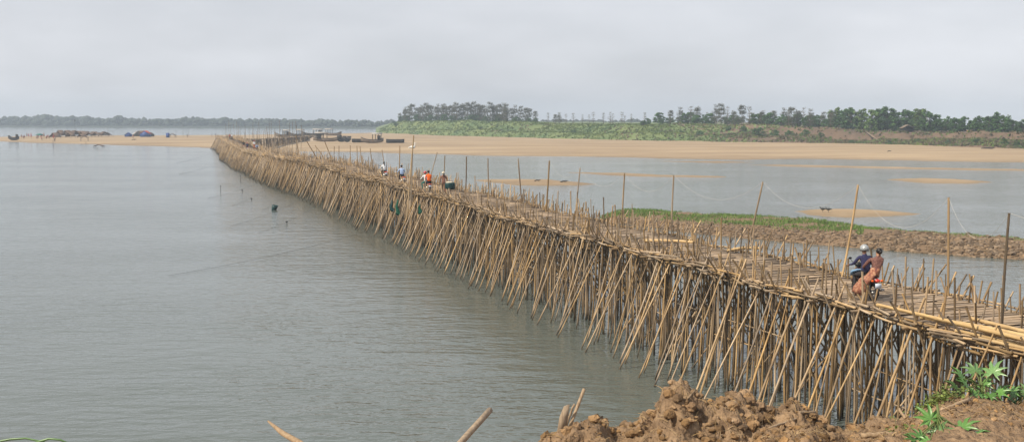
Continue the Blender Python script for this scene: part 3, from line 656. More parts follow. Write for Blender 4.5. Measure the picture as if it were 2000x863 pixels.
# broken mats and loose slats lying on the left rim in mid distance
loose = []
for i in range(260):
    w = rr.choice((rr.uniform(70, 100), rr.uniform(85, 150), rr.uniform(150, 190))); s = -1 if rr.random() < .8 else 1
    p = BP(w, s * (1.95 + rr.gauss(0, .12)), dz(w) + .16 + rr.uniform(0, .12)); d = Vector((rr.uniform(-1, 1), rr.uniform(-1, 1), rr.gauss(0, .25))).normalized() * rr.uniform(.3, .75)
    loose.append((p - d, p + d, rr.uniform(.02, .04), rr.uniform(.3, 1), False))
put_poles('loose_slat', 'loose_slat_mass', loose, bridge, short=True, keep=100, meshes=None)

# side branch on the far sandbank: a staked walkway turning right, its shade painted in by dark tints
br = empty('bamboo_walkway', hit(470, 270, 2), 0, label='shaded bamboo walkway turning right across the sand at the far end of the bridge', cat='walkway')
bw = []
A0, A1 = at(466, 288, 330), at(625, 270, 520)
for i in range(420):
    t = i / 420; p = A0.lerp(A1, t); zt = 4.1 - 1.2 * t; j = Vector((rr.gauss(0, .6), rr.gauss(0, 2.0), 0))
    hgt = rr.uniform(-.1, .5) + (2.2 if rr.random() < .10 else 0)
    bw.append((Vector((p.x, p.y, 0.1)) + j, Vector((p.x + rr.gauss(0, .25), p.y, zt + hgt)) + j, rr.uniform(.06, .11) if hgt < 1 else .05, rr.uniform(-1, -.2), False))  # low tints put the walkway's shade into the stake colour
for i in range(70):
    t = rr.random(); p = A0.lerp(A1, t); q = A0.lerp(A1, t + .04); zt = rr.choice((4.0, 3.2, 2.2)) - 1.1 * t
    bw.append((Vector((p.x, p.y + rr.gauss(0, 1), zt)), Vector((q.x, q.y, zt)), .09, rr.uniform(-.9, 0), False))
put_poles('stake', 'stake_mass', bw, br, keep=60)
dk = MB(); P_ = [A0, A1]
dk.loft([[tuple(Vector((p.x + n * ND.x, p.y + n * 2.2, z)) - br.location) for n, z in ((-1, zt), (1, zt), (1, zt - .15), (-1, zt - .15))] for p, zt in ((A0, 4.05), (A0.lerp(A1, .5), 3.5), (A1, 2.9))], tint=-.6)  # deck tinted dark too, as painted shade
dk.obj('deck', M['slat'], br)

# tall poles standing along the bridge, with a line strung between those near the camera
def tall(name, base, top, zb, r, label, group='tall poles standing along the bridge', tn=None, Y=None):
    b = hit(base[0], base[1], zb) if Y is None else at(base[0], base[1], Y); t = at(top[0], top[1], b.y)
    d = (t - b).normalized(); b2 = b - d * 0.9
    R, P = frame(b2, t, r, rr.uniform(0, 6))
    o = link(name, LONG_M[rr.randrange(6)], None, **dict(label=label, cat='pole', group=group)); o.matrix_world = Matrix.Translation(P) @ R.to_4x4(); o['tint'] = T(-.3, .4) if tn is None else tn
    return t
TP = [((1958, 643), (1971, 416), 0.046, 'dark brown bare pole on the bridge, nearest the right edge of the photo', -1.0),
      ((1852, 585), (1853, 386), 0.048, 'straight upright bamboo pole right of the couple on the motorbike', .1),
      ((1643, 541), (1676, 361), 0.050, 'pale bamboo pole leaning right just left of the couple on the motorbike', .5),
      ((1458, 487), (1490, 355), 0.048, 'bamboo pole leaning right in front of the green spit, fourth from the right', -.2),
      ((1313, 463), (1316, 342), 0.050, 'straight bamboo pole in front of the grass, fifth from the right', -.1),
      ((1215, 443), (1220, 338), 0.050, 'bamboo pole at the left end of the green spit', .1),
      ((1122, 424), (1133, 328), 0.050, 'bamboo pole leaning right of the sand islet tip', 0),
      ((1066, 414), (1073, 314), 0.065, 'thick dark-footed bamboo pole before the right part of the sand islet', -.4),
      ((1019, 403), (1012, 310), 0.054, 'bamboo pole leaning left before the middle of the sand islet', -.2),
      ((956, 391), (953, 309), 0.054, 'bamboo pole before the left tip of the sand islet', -.2),
      ((908, 382), (911, 306), 0.058, 'dark upright pole first to the right of the rider with the teal load', -.7),
      ((868, 372), (869, 304), 0.050, 'crooked pole rising behind the rider with the teal load', -.3),
      ((832, 366), (854, 298), 0.050, 'pole leaning strongly right between orange rider and teal load', 0),
      ((797, 400), (808, 265), 0.061, 'tallest pole on the bridge, standing in front of the orange rider', .2),
      ((803, 380), (806, 292), 0.050, 'shorter pole with a white bird on top before the orange rider', 0),
      ((779, 349), (781, 285), 0.061, 'upright pole midway between blue shirt rider and orange rider', .1),
      ((753, 344), (746, 293), 0.058, 'pole leaning left behind the rider in the blue shirt', -.1),
      ((728, 339), (723, 290), 0.058, 'pole leaning left behind the rider in the white shirt', -.2),
      ((708, 335), (703, 286), 0.058, 'first pole to the left of the rider in the white shirt', -.2),
      ((698, 333), (697, 285), 0.058, 'second pole to the left of the rider in the white shirt', -.2),
      ((684, 328), (684, 284), 0.058, 'third pole to the left of the rider in the white shirt', -.2),
      ((662, 322), (662, 285), 0.058, 'upright pole just right of the leaning pole cluster', -.3),
      ((653, 318), (653, 286), 0.058, 'upright pole close to the leaning pole cluster', -.3),
      ((649, 315), (634, 276), 0.079, 'rightmost of the slanting poles by the heap of stakes', -.4),
      ((634, 313), (615, 284), 0.058, 'thin slanting pole in the middle of the leaning cluster', -.4),
      ((621, 313), (599, 276), 0.079, 'leftmost of the slanting poles by the heap of stakes', -.4),
      ((584, 306), (577, 264), 0.079, 'thick pole tilted left at the far bend of the bridge', -.3)]
tops = [tall('tall_pole', b, t, 4.45, r, lab, tn=tn) for b, t, r, lab, tn in TP]
for i in range(30):                             # the thin ones far off, alike
    x = 442 + i * 5.0 + rr.uniform(-2, 2); Yd = 380 - (i * 5.0) * 1.1 + rr.uniform(-10, 10)
    if x < 465: Yd = 370 + rr.uniform(0, 15)
    yb = 235 + F * (CAMZ - 4.0) / Yd; yt = yb - rr.uniform(3.6, 6.4) / Yd * F
    tall('tall_pole', (x, yb), (x + rr.gauss(0, 2), yt), 0, .055, 'thin upright pole among those crowding the far end of the bridge', 'thin poles at the far end of the bridge', -.5, Y=Yd)
def cord(name, a, b, sag, r, m, **kw):
    c = MB(); pts = [a.lerp(b, k / 14) - Vector((0, 0, sag * 4 * (k / 14) * (1 - k / 14))) for k in range(15)]; c.tube(pts, r, 4); return c.obj(name, m, **kw)
ordn = ['between the two rightmost poles', 'over the couple from pole to pole', 'between the leaning pole and the pale pole before the spit', 'between the fourth and fifth poles from the right', 'between the fifth and sixth poles from the right', 'between the sixth and seventh poles from the right', 'between the seventh and eighth poles from the right']
for i in range(7): cord('rope', tops[i], tops[i + 1], (1.0, 1.25, 1.0, 1.0, .9, .9, .8)[i], .0045, M['rope'], label='thin white rope hanging ' + ordn[i], cat='rope')
cord('rope', tops[0], tops[0] + Vector((4.4, -9.0, .9)), .8, .0045, M['rope'], label='thin white rope running off the right edge of the photo', cat='rope')
# white bird on the shorter pole
b = MB(); t = tops[14]; b.ell((0, 0, .16), (.12, .22, .11), nu=10, nv=7); b.tube([(0, -.14, .2), (0, -.19, .32), (0, -.15, .42)], [.05, .035, .03], 6); b.ell((0, -.17, .45), (.045, .065, .045), nu=8, nv=6); b.tube([(0, -.22, .45), (0, -.33, .43)], [.02, .004], 5); b.tube([(.04, 0, .1), (.04, 0, -.02)], .012, 4); b.tube([(-.04, 0, .1), (-.04, 0, -.02)], .012, 4); b.tube([(0, .18, .16), (0, .36, .1)], [.07, .02], 5)
o = b.obj('white_bird', M['feather'], smooth=True, loc=t + Vector((0, 0, .02)), label='white egret perched on top of a bamboo pole', cat='bird'); o.rotation_euler = (0, 0, PI / 2)

# fresh bamboo stacked along the near left edge of the deck
for i in range(13):
    col, row = i % 5, i // 5
    w0 = rr.uniform(-1.5, 5.0); l = rr.uniform(5.0, 8.0); w1 = min(w0 + l, 14.2 - .5 * row + rr.uniform(-.8, .3)); u0 = -1.92 + .17 * col + rr.gauss(0, .05); u1 = -1.98 + .13 * col + rr.gauss(0, .06); z0 = dz(w0) + .20 + .12 * row; z1 = dz(w1) + .13 + .11 * row
    if i == 12: w0, w1, u0, u1, z0, z1 = 3.5, 9.6, -1.55, -.75, 4.95, 4.72
    R, P = frame(BP(w0, u0, z0), BP(w1, u1, z1), rr.uniform(.062, .085), rr.uniform(0, 6))
    lab = 'topmost pale bamboo pole lying askew over the stack at the near edge' if i == 12 else 'pale fresh bamboo pole lying in the stack along the near bridge edge'
    o = link('bamboo_culm', FRESH_M[i % 6], None, label=lab, cat='bamboo', group='fresh bamboo poles stacked on the bridge edge'); o.matrix_world = Matrix.Translation(P) @ R.to_4x4(); o['tint'] = T(-.5, .8)
# three logs lying across the right edge
for k, (pa, pb, lab) in enumerate([((1258, 470), (1356, 473), 'pale bamboo log lying on the deck by the fifth pole from the right'), ((1420, 490), (1485, 485), 'bamboo log poking out of the right rail by the leaning fourth pole')]):
    a, b = hit(pa[0], pa[1], 4.6), hit(pb[0], pb[1], 4.72); R, P = frame(a, b, .085, 1); o = link('bamboo_log', FRESH_M[k], None, label=lab, cat='log'); o.matrix_world = Matrix.Translation(P) @ R.to_4x4(); o['tint'] = .2
# rags on the left rim
for k, (x, y, h, lab) in enumerate([(768, 391, .8, 'dark green net rag hanging from the bridge edge below orange rider'), (779, 390, 1.1, 'bright green net rag hanging from the bridge edge, the longer one'), (823, 400, .6, 'small green rag on the bridge edge right of the two long rags')]):
    p = hit(x, y, 4.42); b = MB(); n = 6
    p = p - ND * 0.12
    rings = [[(math.cos(a) * (.05 + .11 * i / n) + .05 * math.sin(i * 1.3 + k), math.sin(a) * (.03 + .02 * math.sin(3 * a)), -h * i / n + .06 * math.cos(2 * a) * i / n) for a in np.linspace(0, 2 * PI, 11)[:-1]] for i in range(n + 1)]
    b.loft(rings); b.obj('hanging_rag', M['rag'] if k else M['teal'], smooth=True, loc=p, label=lab, cat='rag')

# ------------------------------------------------------------------ people and motorbikes
HEAD = math.asin(0.3185)                         # heading along the bridge, away from the camera
def skin_mesh(name, V, E_, root, sub=2):
    keys = list(V); me = bpy.data.meshes.new(name); me.from_pydata([V[k][0] for k in keys], [(keys.index(a), keys.index(b)) for a, b, _ in E_], [])
    o = bpy.data.objects.new(name, me); COL.objects.link(o)
    md = o.modifiers.new('s', 'SKIN'); md.use_smooth_shade = True; sb = o.modifiers.new('u', 'SUBSURF'); sb.levels = sub; sb.render_levels = sub
    for i, k in enumerate(keys):
        r = V[k][1]; me.skin_vertices[0].data[i].radius = (r, r) if np.isscalar(r) else r; me.skin_vertices[0].data[i].use_root = (k == root)
    dg = bpy.context.evaluated_depsgraph_get(); ev = o.evaluated_get(dg); res = bpy.data.meshes.new_from_object(ev)
    bpy.data.objects.remove(o)
    segs = [(np.array(V[a][0]), np.array(V[b][0]), reg) for a, b, reg in E_]
    n = len(res.polygons); c = np.zeros(n * 3, np.float32); res.polygons.foreach_get('center', c); c = c.reshape(-1, 3)
    best = np.full(n, 1e9); reg = np.zeros(n, np.int32)
    for a, b, r in segs:
        ab = b - a; t = np.clip(((c - a) @ ab) / (ab @ ab + 1e-9), 0, 1); d = np.linalg.norm(c - a - t[:, None] * ab, axis=1); m_ = d < best; best[m_] = d[m_]; reg[m_] = r
    res.materials.clear()
    for k in range(4): res.materials.append(M['skin'])
    res.polygons.foreach_set('material_index', reg); res.polygons.foreach_set('use_smooth', np.ones(n, bool)); res.name = name
    return res
# regions: 0 skin, 1 top, 2 legs wear, 3 footwear
def body(pose):
    V = {}; E_ = []
    def v(k, co, r): V[k] = (co, r)
    def e(a, b, r): E_.append((a, b, r))
    P = pose
    v('pel', P['pel'], (.135, .12)); v('wai', P['wai'], (.125, .105)); v('che', P['che'], (.15, .12)); v('nek', P['nek'], .058); v('hd', P['hd'], (.082, .09)); v('top', P['top'], (.07, .078))
    e('pel', 'wai', 1); e('wai', 'che', 1); e('che', 'nek', 1); e('nek', 'hd', 0); e('hd', 'top', 0)
    f = Vector(P.get('face', (0, 1, 0))); hd = Vector(P['hd'])
    v('nose', tuple(hd + f * .115 + Vector((0, 0, .0))), .016); e('hd', 'nose', 0)
    sl = P.get('sleeve', 2)
    for s, q in ((-1, 'l'), (1, 'r')):
        sh, el, wr = P['sh' + q], P['el' + q], P['wr' + q]; v('sh' + q, sh, .068); v('el' + q, el, .045); v('wr' + q, wr, .030)
        e('che', 'sh' + q, 1); e('sh' + q, 'el' + q, 1 if sl > 0 else 0); e('el' + q, 'wr' + q, 1 if sl > 1 else 0)
        d = (Vector(wr) - Vector(el)).normalized(); sd = d.cross(Vector((0, 0, 1))).normalized() * (-s); dn = Vector((0, 0, -1))
        pm = Vector(wr) + d * .07; v('pm' + q, tuple(pm), (.036, .022)); e('wr' + q, 'pm' + q, 0)
        for k, (o, l) in enumerate(((-.032, .055), (-.011, .066), (.011, .062), (.031, .05))):
            a = pm + d * .03 + sd * o; b = a + d * l * .5 + dn * l * .18; c_ = b + d * l * .2 + dn * l * .5
            v(f'f{k}a{q}', tuple(a), .010); v(f'f{k}b{q}', tuple(b), .009); v(f'f{k}c{q}', tuple(c_), .008); e('pm' + q, f'f{k}a{q}', 0); e(f'f{k}a{q}', f'f{k}b{q}', 0); e(f'f{k}b{q}', f'f{k}c{q}', 0)
        a = Vector(wr) + d * .035 + sd * -.04; b = a + d * .035 + sd * -.018 + dn * .02; v('ta' + q, tuple(a), .012); v('tb' + q, tuple(b), .010); e('wr' + q, 'ta' + q, 0); e('ta' + q, 'tb' + q, 0)
        hp, kn, an = P['hp' + q], P['kn' + q], P['an' + q]; v('hp' + q, hp, .095); v('kn' + q, kn, .062); v('an' + q, an, .042)
        ft = Vector(P.get('ft', (0, 1, 0))); to = Vector(an) + ft * .17 + Vector((0, 0, -.055)); v('to' + q, tuple(to), (.042, .028))
        e('pel', 'hp' + q, 2); e('hp' + q, 'kn' + q, 2); e('kn' + q, 'an' + q, P.get('leg', 2)); e('an' + q, 'to' + q, 3)
    return V, E_
RIDER = dict(pel=(0, -.08, .84), wai=(0, -.06, 1.02), che=(0, .02, 1.24), nek=(0, .07, 1.43), hd=(0, .09, 1.54), top=(0, .09, 1.65),
    shl=(-.18, .03, 1.34), ell=(-.30, .18, 1.10), wrl=(-.30, .43, 1.04), shr=(.18, .03, 1.34), elr=(.30, .18, 1.10), wrr=(.30, .43, 1.04),
    hpl=(-.11, -.04, .80), knl=(-.20, .36, .74), anl=(-.18, .22, .33), hpr=(.11, -.04, .80), knr=(.20, .36, .74), anr=(.18, .22, .33))
PILLION = dict(RIDER, ell=(-.22, .16, 1.08), wrl=(-.12, .30, .98), elr=(.22, .16, 1.08), wrr=(.12, .30, .98), knl=(-.25, .32, .72), knr=(.25, .32, .72))
SIDE = dict(pel=(.02, -.06, .86), wai=(.04, -.06, 1.03), che=(.09, .0, 1.23), nek=(.15, .03, 1.41), hd=(.18, .05, 1.52), top=(.19, .05, 1.63), face=(-.3, .95, 0), sleeve=1,
    shl=(-.09, .05, 1.32), ell=(-.22, .22, 1.08), wrl=(-.14, .42, 1.00), shr=(.26, -.03, 1.33), elr=(.30, .12, 1.10), wrr=(.16, .32, 1.02),
    hpl=(-.08, -.0, .80), knl=(-.38, .14, .66), anl=(-.40, .16, .26), hpr=(.06, -.08, .80), knr=(-.36, .0, .62), anr=(-.38, .02, .22), ft=(-.75, .5, 0), leg=0)
STAND = dict(pel=(0, 0, .92), wai=(0, .0, 1.08), che=(0, .03, 1.30), nek=(0, .04, 1.47), hd=(0, .06, 1.58), top=(0, .06, 1.69),
    shl=(-.18, .03, 1.39), ell=(-.25, .10, 1.12), wrl=(-.2, .30, 1.02), shr=(.18, .03, 1.39), elr=(.27, .08, 1.13), wrr=(.30, .30, 1.0),
    hpl=(-.1, 0, .88), knl=(-.11, .10, .49), anl=(-.11, .02, .09), hpr=(.1, 0, .88), knr=(.11, -.03, .49), anr=(.11, -.18, .12))
POSE = {k: skin_mesh('person_' + k, *body(p), 'pel', 2) for k, p in (('rider', RIDER), ('pillion', PILLION), ('side', SIDE), ('stand', STAND))}
def hair_mesh(hd, long=0.0, bun=False):
    b = MB(); x, y, z = hd; b.ell((x, y - .022, z + .055), (.096, .108, .105), nu=12, nv=8)
    if long: b.tube([(x, y - .10, z + .06), (x, y - .135, z - .12), (x, y - .14, z - .12 - long)], [.06, .05, .02], 8)
    if bun: b.ell((x, y - .12, z + .03), (.055, .05, .055), nu=10, nv=7)
    return b
def helmet_mesh(hd):
    b = MB(); x, y, z = hd; n = 16; rings = []
    for i in range(9):
        ph = -0.45 + (PI / 2 + .45) * i / 8; rings.append([(x + .135 * math.cos(ph) * math.cos(a), y - .005 + .15 * math.cos(ph) * math.sin(a), z + .055 + .135 * math.sin(ph)) for a in np.linspace(0, 2 * PI, n + 1)[:-1]])
    b.loft(rings); b.tube([(x + .137 * math.cos(a), y - .005 + .152 * math.sin(a), z + .0) for a in np.linspace(0, 2 * PI, 21)], .012, 5, mi=1)
    return b
def brim_hat(hd):
    b = MB(); x, y, z = hd; prof = [(.16, .05), (.155, .065), (.11, .075), (.108, .13), (.09, .165), (.03, .18)]
    b.loft([[(x + r * math.cos(a), y + r * 1.08 * math.sin(a), z + h) for a in np.linspace(0, 2 * PI, 15)[:-1]] for r, h in prof]); return b
HD = {'rider': RIDER['hd'], 'pillion': PILLION['hd'], 'side': SIDE['hd'], 'stand': STAND['hd']}
def person(pose, loc, rz, topm, legm, head, label, group=None, shoe='black', sc=1.0):
    o = link('person', POSE[pose], None, loc, label=label, cat='person', group=group or None); o.rotation_euler = (0, 0, rz); o.scale = (sc,) * 3
    for k, m_ in enumerate((M['skin'], M[topm], M[legm], M[shoe])):
        o.material_slots[k].link = 'OBJECT'; o.material_slots[k].material = m_
    hd = HD[pose]
    if head == 'hair': hair_mesh(hd).obj('hair', M['hair'], o, True)
    elif head == 'ponytail': hair_mesh(hd, .28).obj('hair', M['hair'], o, True)
    elif head == 'bun': hair_mesh(hd, bun=True).obj('hair', M['hair'], o, True)
    elif head == 'hat': hair_mesh(hd, .12).obj('hair', M['hair'], o, True); brim_hat(hd).obj('hat', M['hat'], o, True)
    else: helmet_mesh(hd).obj('helmet', [M[head], M['bikeblack']], o, True)
    return o

def make_bike(paint='redpaint'):
    r = empty('motorbike')
    for y in (-.60, .62):
        w = MB(); w.torus((0, y, .285), .215, .018); 
        for k in range(12): a = 2 * PI * k / 12; w.tube([(0, y, .285), (.0, y + .21 * math.cos(a), .285 + .21 * math.sin(a))], .006, 4)
        w.tube([(-.06, y, .285), (.06, y, .285)], .05, 10); wo = w.obj('wheel', M['metal'], r, True)
        t = MB(); t.torus((0, y, .285), .243, .042, nu=28, nv=8); t.obj('tyre', M['rubber'], wo, True)
    def sec(y, w, z0, z1): return [(w * .55 * math.cos(a) * (1 if math.sin(a) > 0 else .8), y, (z0 + z1) / 2 + (z1 - z0) / 2 * math.sin(a)) for a in np.linspace(0, 2 * PI, 13)[:-1]]
    b = MB(); b.loft([sec(-.86, .10, .66, .76), sec(-.70, .22, .56, .78), sec(-.35, .30, .50, .76), sec(0, .26, .44, .72), sec(.22, .20, .40, .62), sec(.40, .16, .48, .78)]); b.loft([sec(.30, .14, .55, .72), sec(.42, .26, .52, .95), sec(.50, .24, .50, .98), sec(.54, .10, .6, .9)]); b.obj('body', M[paint], r, True)
    b = MB(); b.loft([sec(-.72, .16, .77, .83), sec(-.5, .30, .745, .835), sec(-.1, .28, .72, .81), sec(.15, .18, .70, .77)]); b.obj('seat', M['bikeblack'], r, True)
    b = MB(); b.box((0, .0, .36), (.20, .34, .22)); b.tube([(0, .12, .38), (0, .30, .42)], [.07, .06], 8); b.box((-.13, -.02, .30), (.06, .2, .12)); b.tube([(-.22, .18, .29), (.22, .18, .29)], .014, 6); b.obj('engine', M['metal'], r)
    b = MB(); b.tube([(.12, .1, .27), (.15, -.2, .26), (.16, -.5, .34), (.165, -.92, .42)], [.02, .028, .045, .05], 8); b.obj('exhaust', M['metal'], r, True)
    for s in (-1, 1):
        b = MB(); b.tube([(s * .075, .62, .285), (s * .07, .47, .72), (s * .05, .42, .95)], .02, 6); b.obj('fork', M['bikeblack'], r)
        b = MB(); b.tube([(s * .2, .40, 1.06), (s * .30, .42, 1.22)], .008, 4); b.ell((s * .32, .42, 1.25), (.06, .012, .04), nu=10, nv=6); b.obj('mirror', M['bikeblack'], r, True)
        b = MB(); b.tube([(s * .10, -.52, .66), (s * .12, -.60, .30)], .025, 6); b.obj('shock_absorber', M['metal'], r)
    b = MB(); b.tube([(-.36, .40, 1.03), (-.2, .43, 1.05), (0, .44, 1.02), (.2, .43, 1.05), (.36, .40, 1.03)], .018, 6); b.ell((0, .47, 1.03), (.13, .09, .09), nu=10, nv=7); b.obj('handlebar', M['bikeblack'], r, True)
    for y, m_, nm in ((-.60, 'bikeblack', 'rear_fender'), (.62, paint, 'front_fender')):
        b = MB(); pts = [(0, y + .31 * math.cos(a), .285 + .31 * math.sin(a)) for a in np.linspace(.5 if y > 0 else 1.2, 2.4 if y > 0 else 3.3, 9)]; b.tube(pts, [.05] * 9, 6); b.obj(nm, M[m_], r, True)
    b = MB(); b.ell((0, -.88, .70), (.085, .045, .055), nu=12, nv=8); b.obj('tail_light', M['redlens'], r, True)
    for s in (-1, 1): b = MB(); b.ell((s * .15, -.84, .69), (.045, .04, .035), nu=8, nv=6); b.obj('indicator', M['orange'], r, True)
    b = MB(); b.box((0, -.935, .545), (.20, .012, .15)); pl = b.obj('number_plate', M['plate'], r)
    return r
def put_bike(proto, w, u, label, rz=HEAD, group='motorbikes on the bridge', first=False):
    o = proto if first else copy_tree(proto); p = BP(w, u, dz(w) + .012); o.location = p; o.rotation_euler = (0, 0, rz); tag(o, label, 'motorbike', group); return o, p
def wu_of(x, y, z=4.5):
    p = hit(x, y, z) - ORG; w = p.dot(TD); return w, p.dot(ND) - lat(w)
bikeR = make_bike()
def local(p, rz, off): c, s = math.cos(rz), math.sin(rz); return Vector((p.x + c * off[0] - s * off[1], p.y + s * off[0] + c * off[1], p.z + off[2]))
# the couple in the foreground
w, u = wu_of(1688, 586); B1, p = put_bike(bikeR, w, u, 'red motorbike carrying the couple nearest the camera', HEAD - .20, first=True)
rz = HEAD - .20
drv = person('rider', local(p, rz, (-.02, -.02, 0)), rz, 'navy', 'charcoal', 'greyhelmet', 'motorbike driver with silver helmet and navy long-sleeved top')
cl = MB(); cl.loft([[(x_ * sx, .02 + y_, z_ + .03 * math.sin(3 * k)) for k, (sx) in enumerate((-1, -.6, -.2, .2, .6, 1))] + [(x_ * sx, .02 + y_, z_ - .05) for sx in (1, .6, .2, -.2, -.6, -1)] for x_, y_, z_ in ((.22, .08, .95), (.30, .2, .90), (.31, .34, .84), (.29, .42, .74))])
M['bluecloth'] = mat('blue_patterned_cloth', (0.10, 0.26, 0.48), (0.28, 0.42, 0.60), scale=18, rough=0.85)
cl.obj('lap_cloth', M['bluecloth'], drv, True)
wom = person('side', local(p, rz, (.04, -.50, .0)), rz, 'darkfloral', 'floral', 'bun', 'woman in brown floral dress sitting sideways behind the driver', shoe='skin')
dk = MB()
def ringz(c, rx, ry, n=14, tilt=(0, 0), fold=.0):
    return [(c[0] + rx * (1 + fold * math.sin(5 * a)) * math.cos(a), c[1] + ry * (1 + fold * math.sin(4 * a + 1)) * math.sin(a), c[2] + tilt[0] * math.cos(a) + tilt[1] * math.sin(a)) for a in np.linspace(0, 2 * PI, n + 1)[:-1]]
dk.loft([ringz((.05, -.06, 1.06), .155, .135), ringz((.02, -.06, .98), .18, .16, tilt=(.04, 0)), ringz((-.06, -.03, .86), .26, .20, tilt=(.12, 0), fold=.05), ringz((-.20, .02, .72), .31, .27, tilt=(.16, 0), fold=.06), ringz((-.33, .06, .56), .25, .27, tilt=(.10, 0), fold=.08), ringz((-.37, .08, .42), .23, .26, tilt=(.06, 0), fold=.10), ringz((-.39, .09, .30), .23, .26, tilt=(.04, .02), fold=.12)])
dk.obj('skirt', M['floral'], wom, True)
# riders farther along
def rider_at(x, y, z=None):
    w, u = wu_of(x, y, 4.5 if z is None else z); return w, min(max(u, -1.2), 1.25)
w, u = rider_at(752, 361); o, p = put_bike(bikeR, w, u, 'motorbike with red tail ridden by the man in the pale blue shirt'); person('rider', p, HEAD, 'paleblue', 'black', 'hair', 'motorbike rider in pale blue shirt and black trousers', sc=1.03)
w, u = rider_at(730, 353); o, p = put_bike(bikeR, w, u, 'motorbike ridden by the girl in white, left of the blue shirt'); person('rider', p, HEAD, 'white', 'black', 'ponytail', 'girl with dark ponytail and white shirt riding a motorbike', sc=.97)
w, u = rider_at(803, 373); o, p = put_bike(bikeR, w, u, 'motorbike carrying the rider in orange and a passenger in front'); person('pillion', local(p, HEAD, (.05, -.36, .02)), HEAD, 'orange', 'black', 'hair', 'person in bright orange shirt sitting behind on a motorbike', sc=1.05); person('rider', local(p, HEAD, (-.10, .14, 0)), HEAD + .1, 'white', 'greentarp', 'redhelmet', 'motorbike driver in white with red helmet before the orange passenger')
# walker wheeling a loaded bicycle
w, u = rider_at(861, 381); p = BP(w, min(u, 1.0), dz(w) + .015); person('stand', p, HEAD - .1, 'brown', 'brown', 'hat', 'person in brown clothes and cream hat pushing a loaded bicycle')
bc = empty('bicycle', local(p, HEAD, (.52, .1, 0)), HEAD - .25, label='bicycle with a large teal load, pushed by the person in the hat', cat='bicycle')
for y in (-.52, .52):
    wm = MB(); wm.torus((0, y, .33), .30, .02); 
    for k in range(8): a = 2 * PI * k / 8; wm.tube([(0, y, .33), (0, y + .3 * math.cos(a), .33 + .3 * math.sin(a))], .005, 4)
    wm.obj('wheel', M['rubber'], bc, True)
f = MB(); [f.tube(pp, .018, 6) for pp in ([(0, -.52, .33), (0, -.12, .32)], [(0, -.12, .32), (0, -.22, .85)], [(0, -.12, .32), (0, .36, .75)], [(0, -.2, .8), (0, .36, .82)], [(0, -.52, .33), (0, -.2, .78)], [(0, .52, .33), (0, .34, .98)])]; f.obj('frame', M['bikeblack'], bc)
f = MB(); f.tube([(-.28, .28, 1.0), (0, .35, 1.0), (.28, .28, 1.0)], .016, 6); f.obj('handlebar', M['metal'], bc)
f = MB(); f.ell((0, -.25, .9), (.09, .14, .045), nu=8, nv=6); f.obj('saddle', M['bikeblack'], bc, True)
f = MB()
f.loft([[(sx * (.36 + .02 * k), sy - .35, z) for sx, sy in ((-1, -.3), (-.2, -.36), (1, -.3), (1.06, 0), (1, .3), (.2, .34), (-1, .3), (-1.05, 0))] for k, z in ((-2, .42), (1, .52), (1, .80), (-1, .92))]); f.obj('load', M['teal'], bc)
f = MB(); f.ell((-.05, -.35, .93), (.3, .25, .07), nu=10, nv=6); f.obj('cloth_cover', M['hat'], bc, True)
# far riders near the sandbank
for x, y, tm, hm, lab in [(472, 292, 'black', 'hair', 'far rider in black, leftmost of the far motorbike group'), (483, 294, 'navy', 'redhelmet', 'far rider in dark blue with red helmet in the far group'), (495, 299, 'paleblue', 'hair', 'far rider in blue, rightmost of the far motorbike group')]:
    w, u = wu_of(x, y, 4.0); u = min(max(u, -1.2), 1.3); o, p = put_bike(bikeR, w, u, 'far motorbike under the ' + lab, HEAD + PI if 'rightmost' in lab else HEAD); person('rider', p, o.rotation_euler[2], tm, 'black', hm, lab)
for x, y, tm, lab in [(449, 271.5, 'redcloth', 'distant walker in dark red at the far end of the bridge'), (453, 272.5, 'white', 'distant walker in white at the far end of the bridge')]:
    w, u = wu_of(x, y, 4.2); w = min(w, LEN - 8); person('stand', BP(w, min(max(u, -1), 1), dz(w)), HEAD, tm, 'black', 'hair', lab)
p = at(492, 283, 240); person('stand', BP(222, 1.0, dz(222)), HEAD, 'white', 'redcloth', 'redhelmet', 'far walker in red hat at the right rail near the far riders')

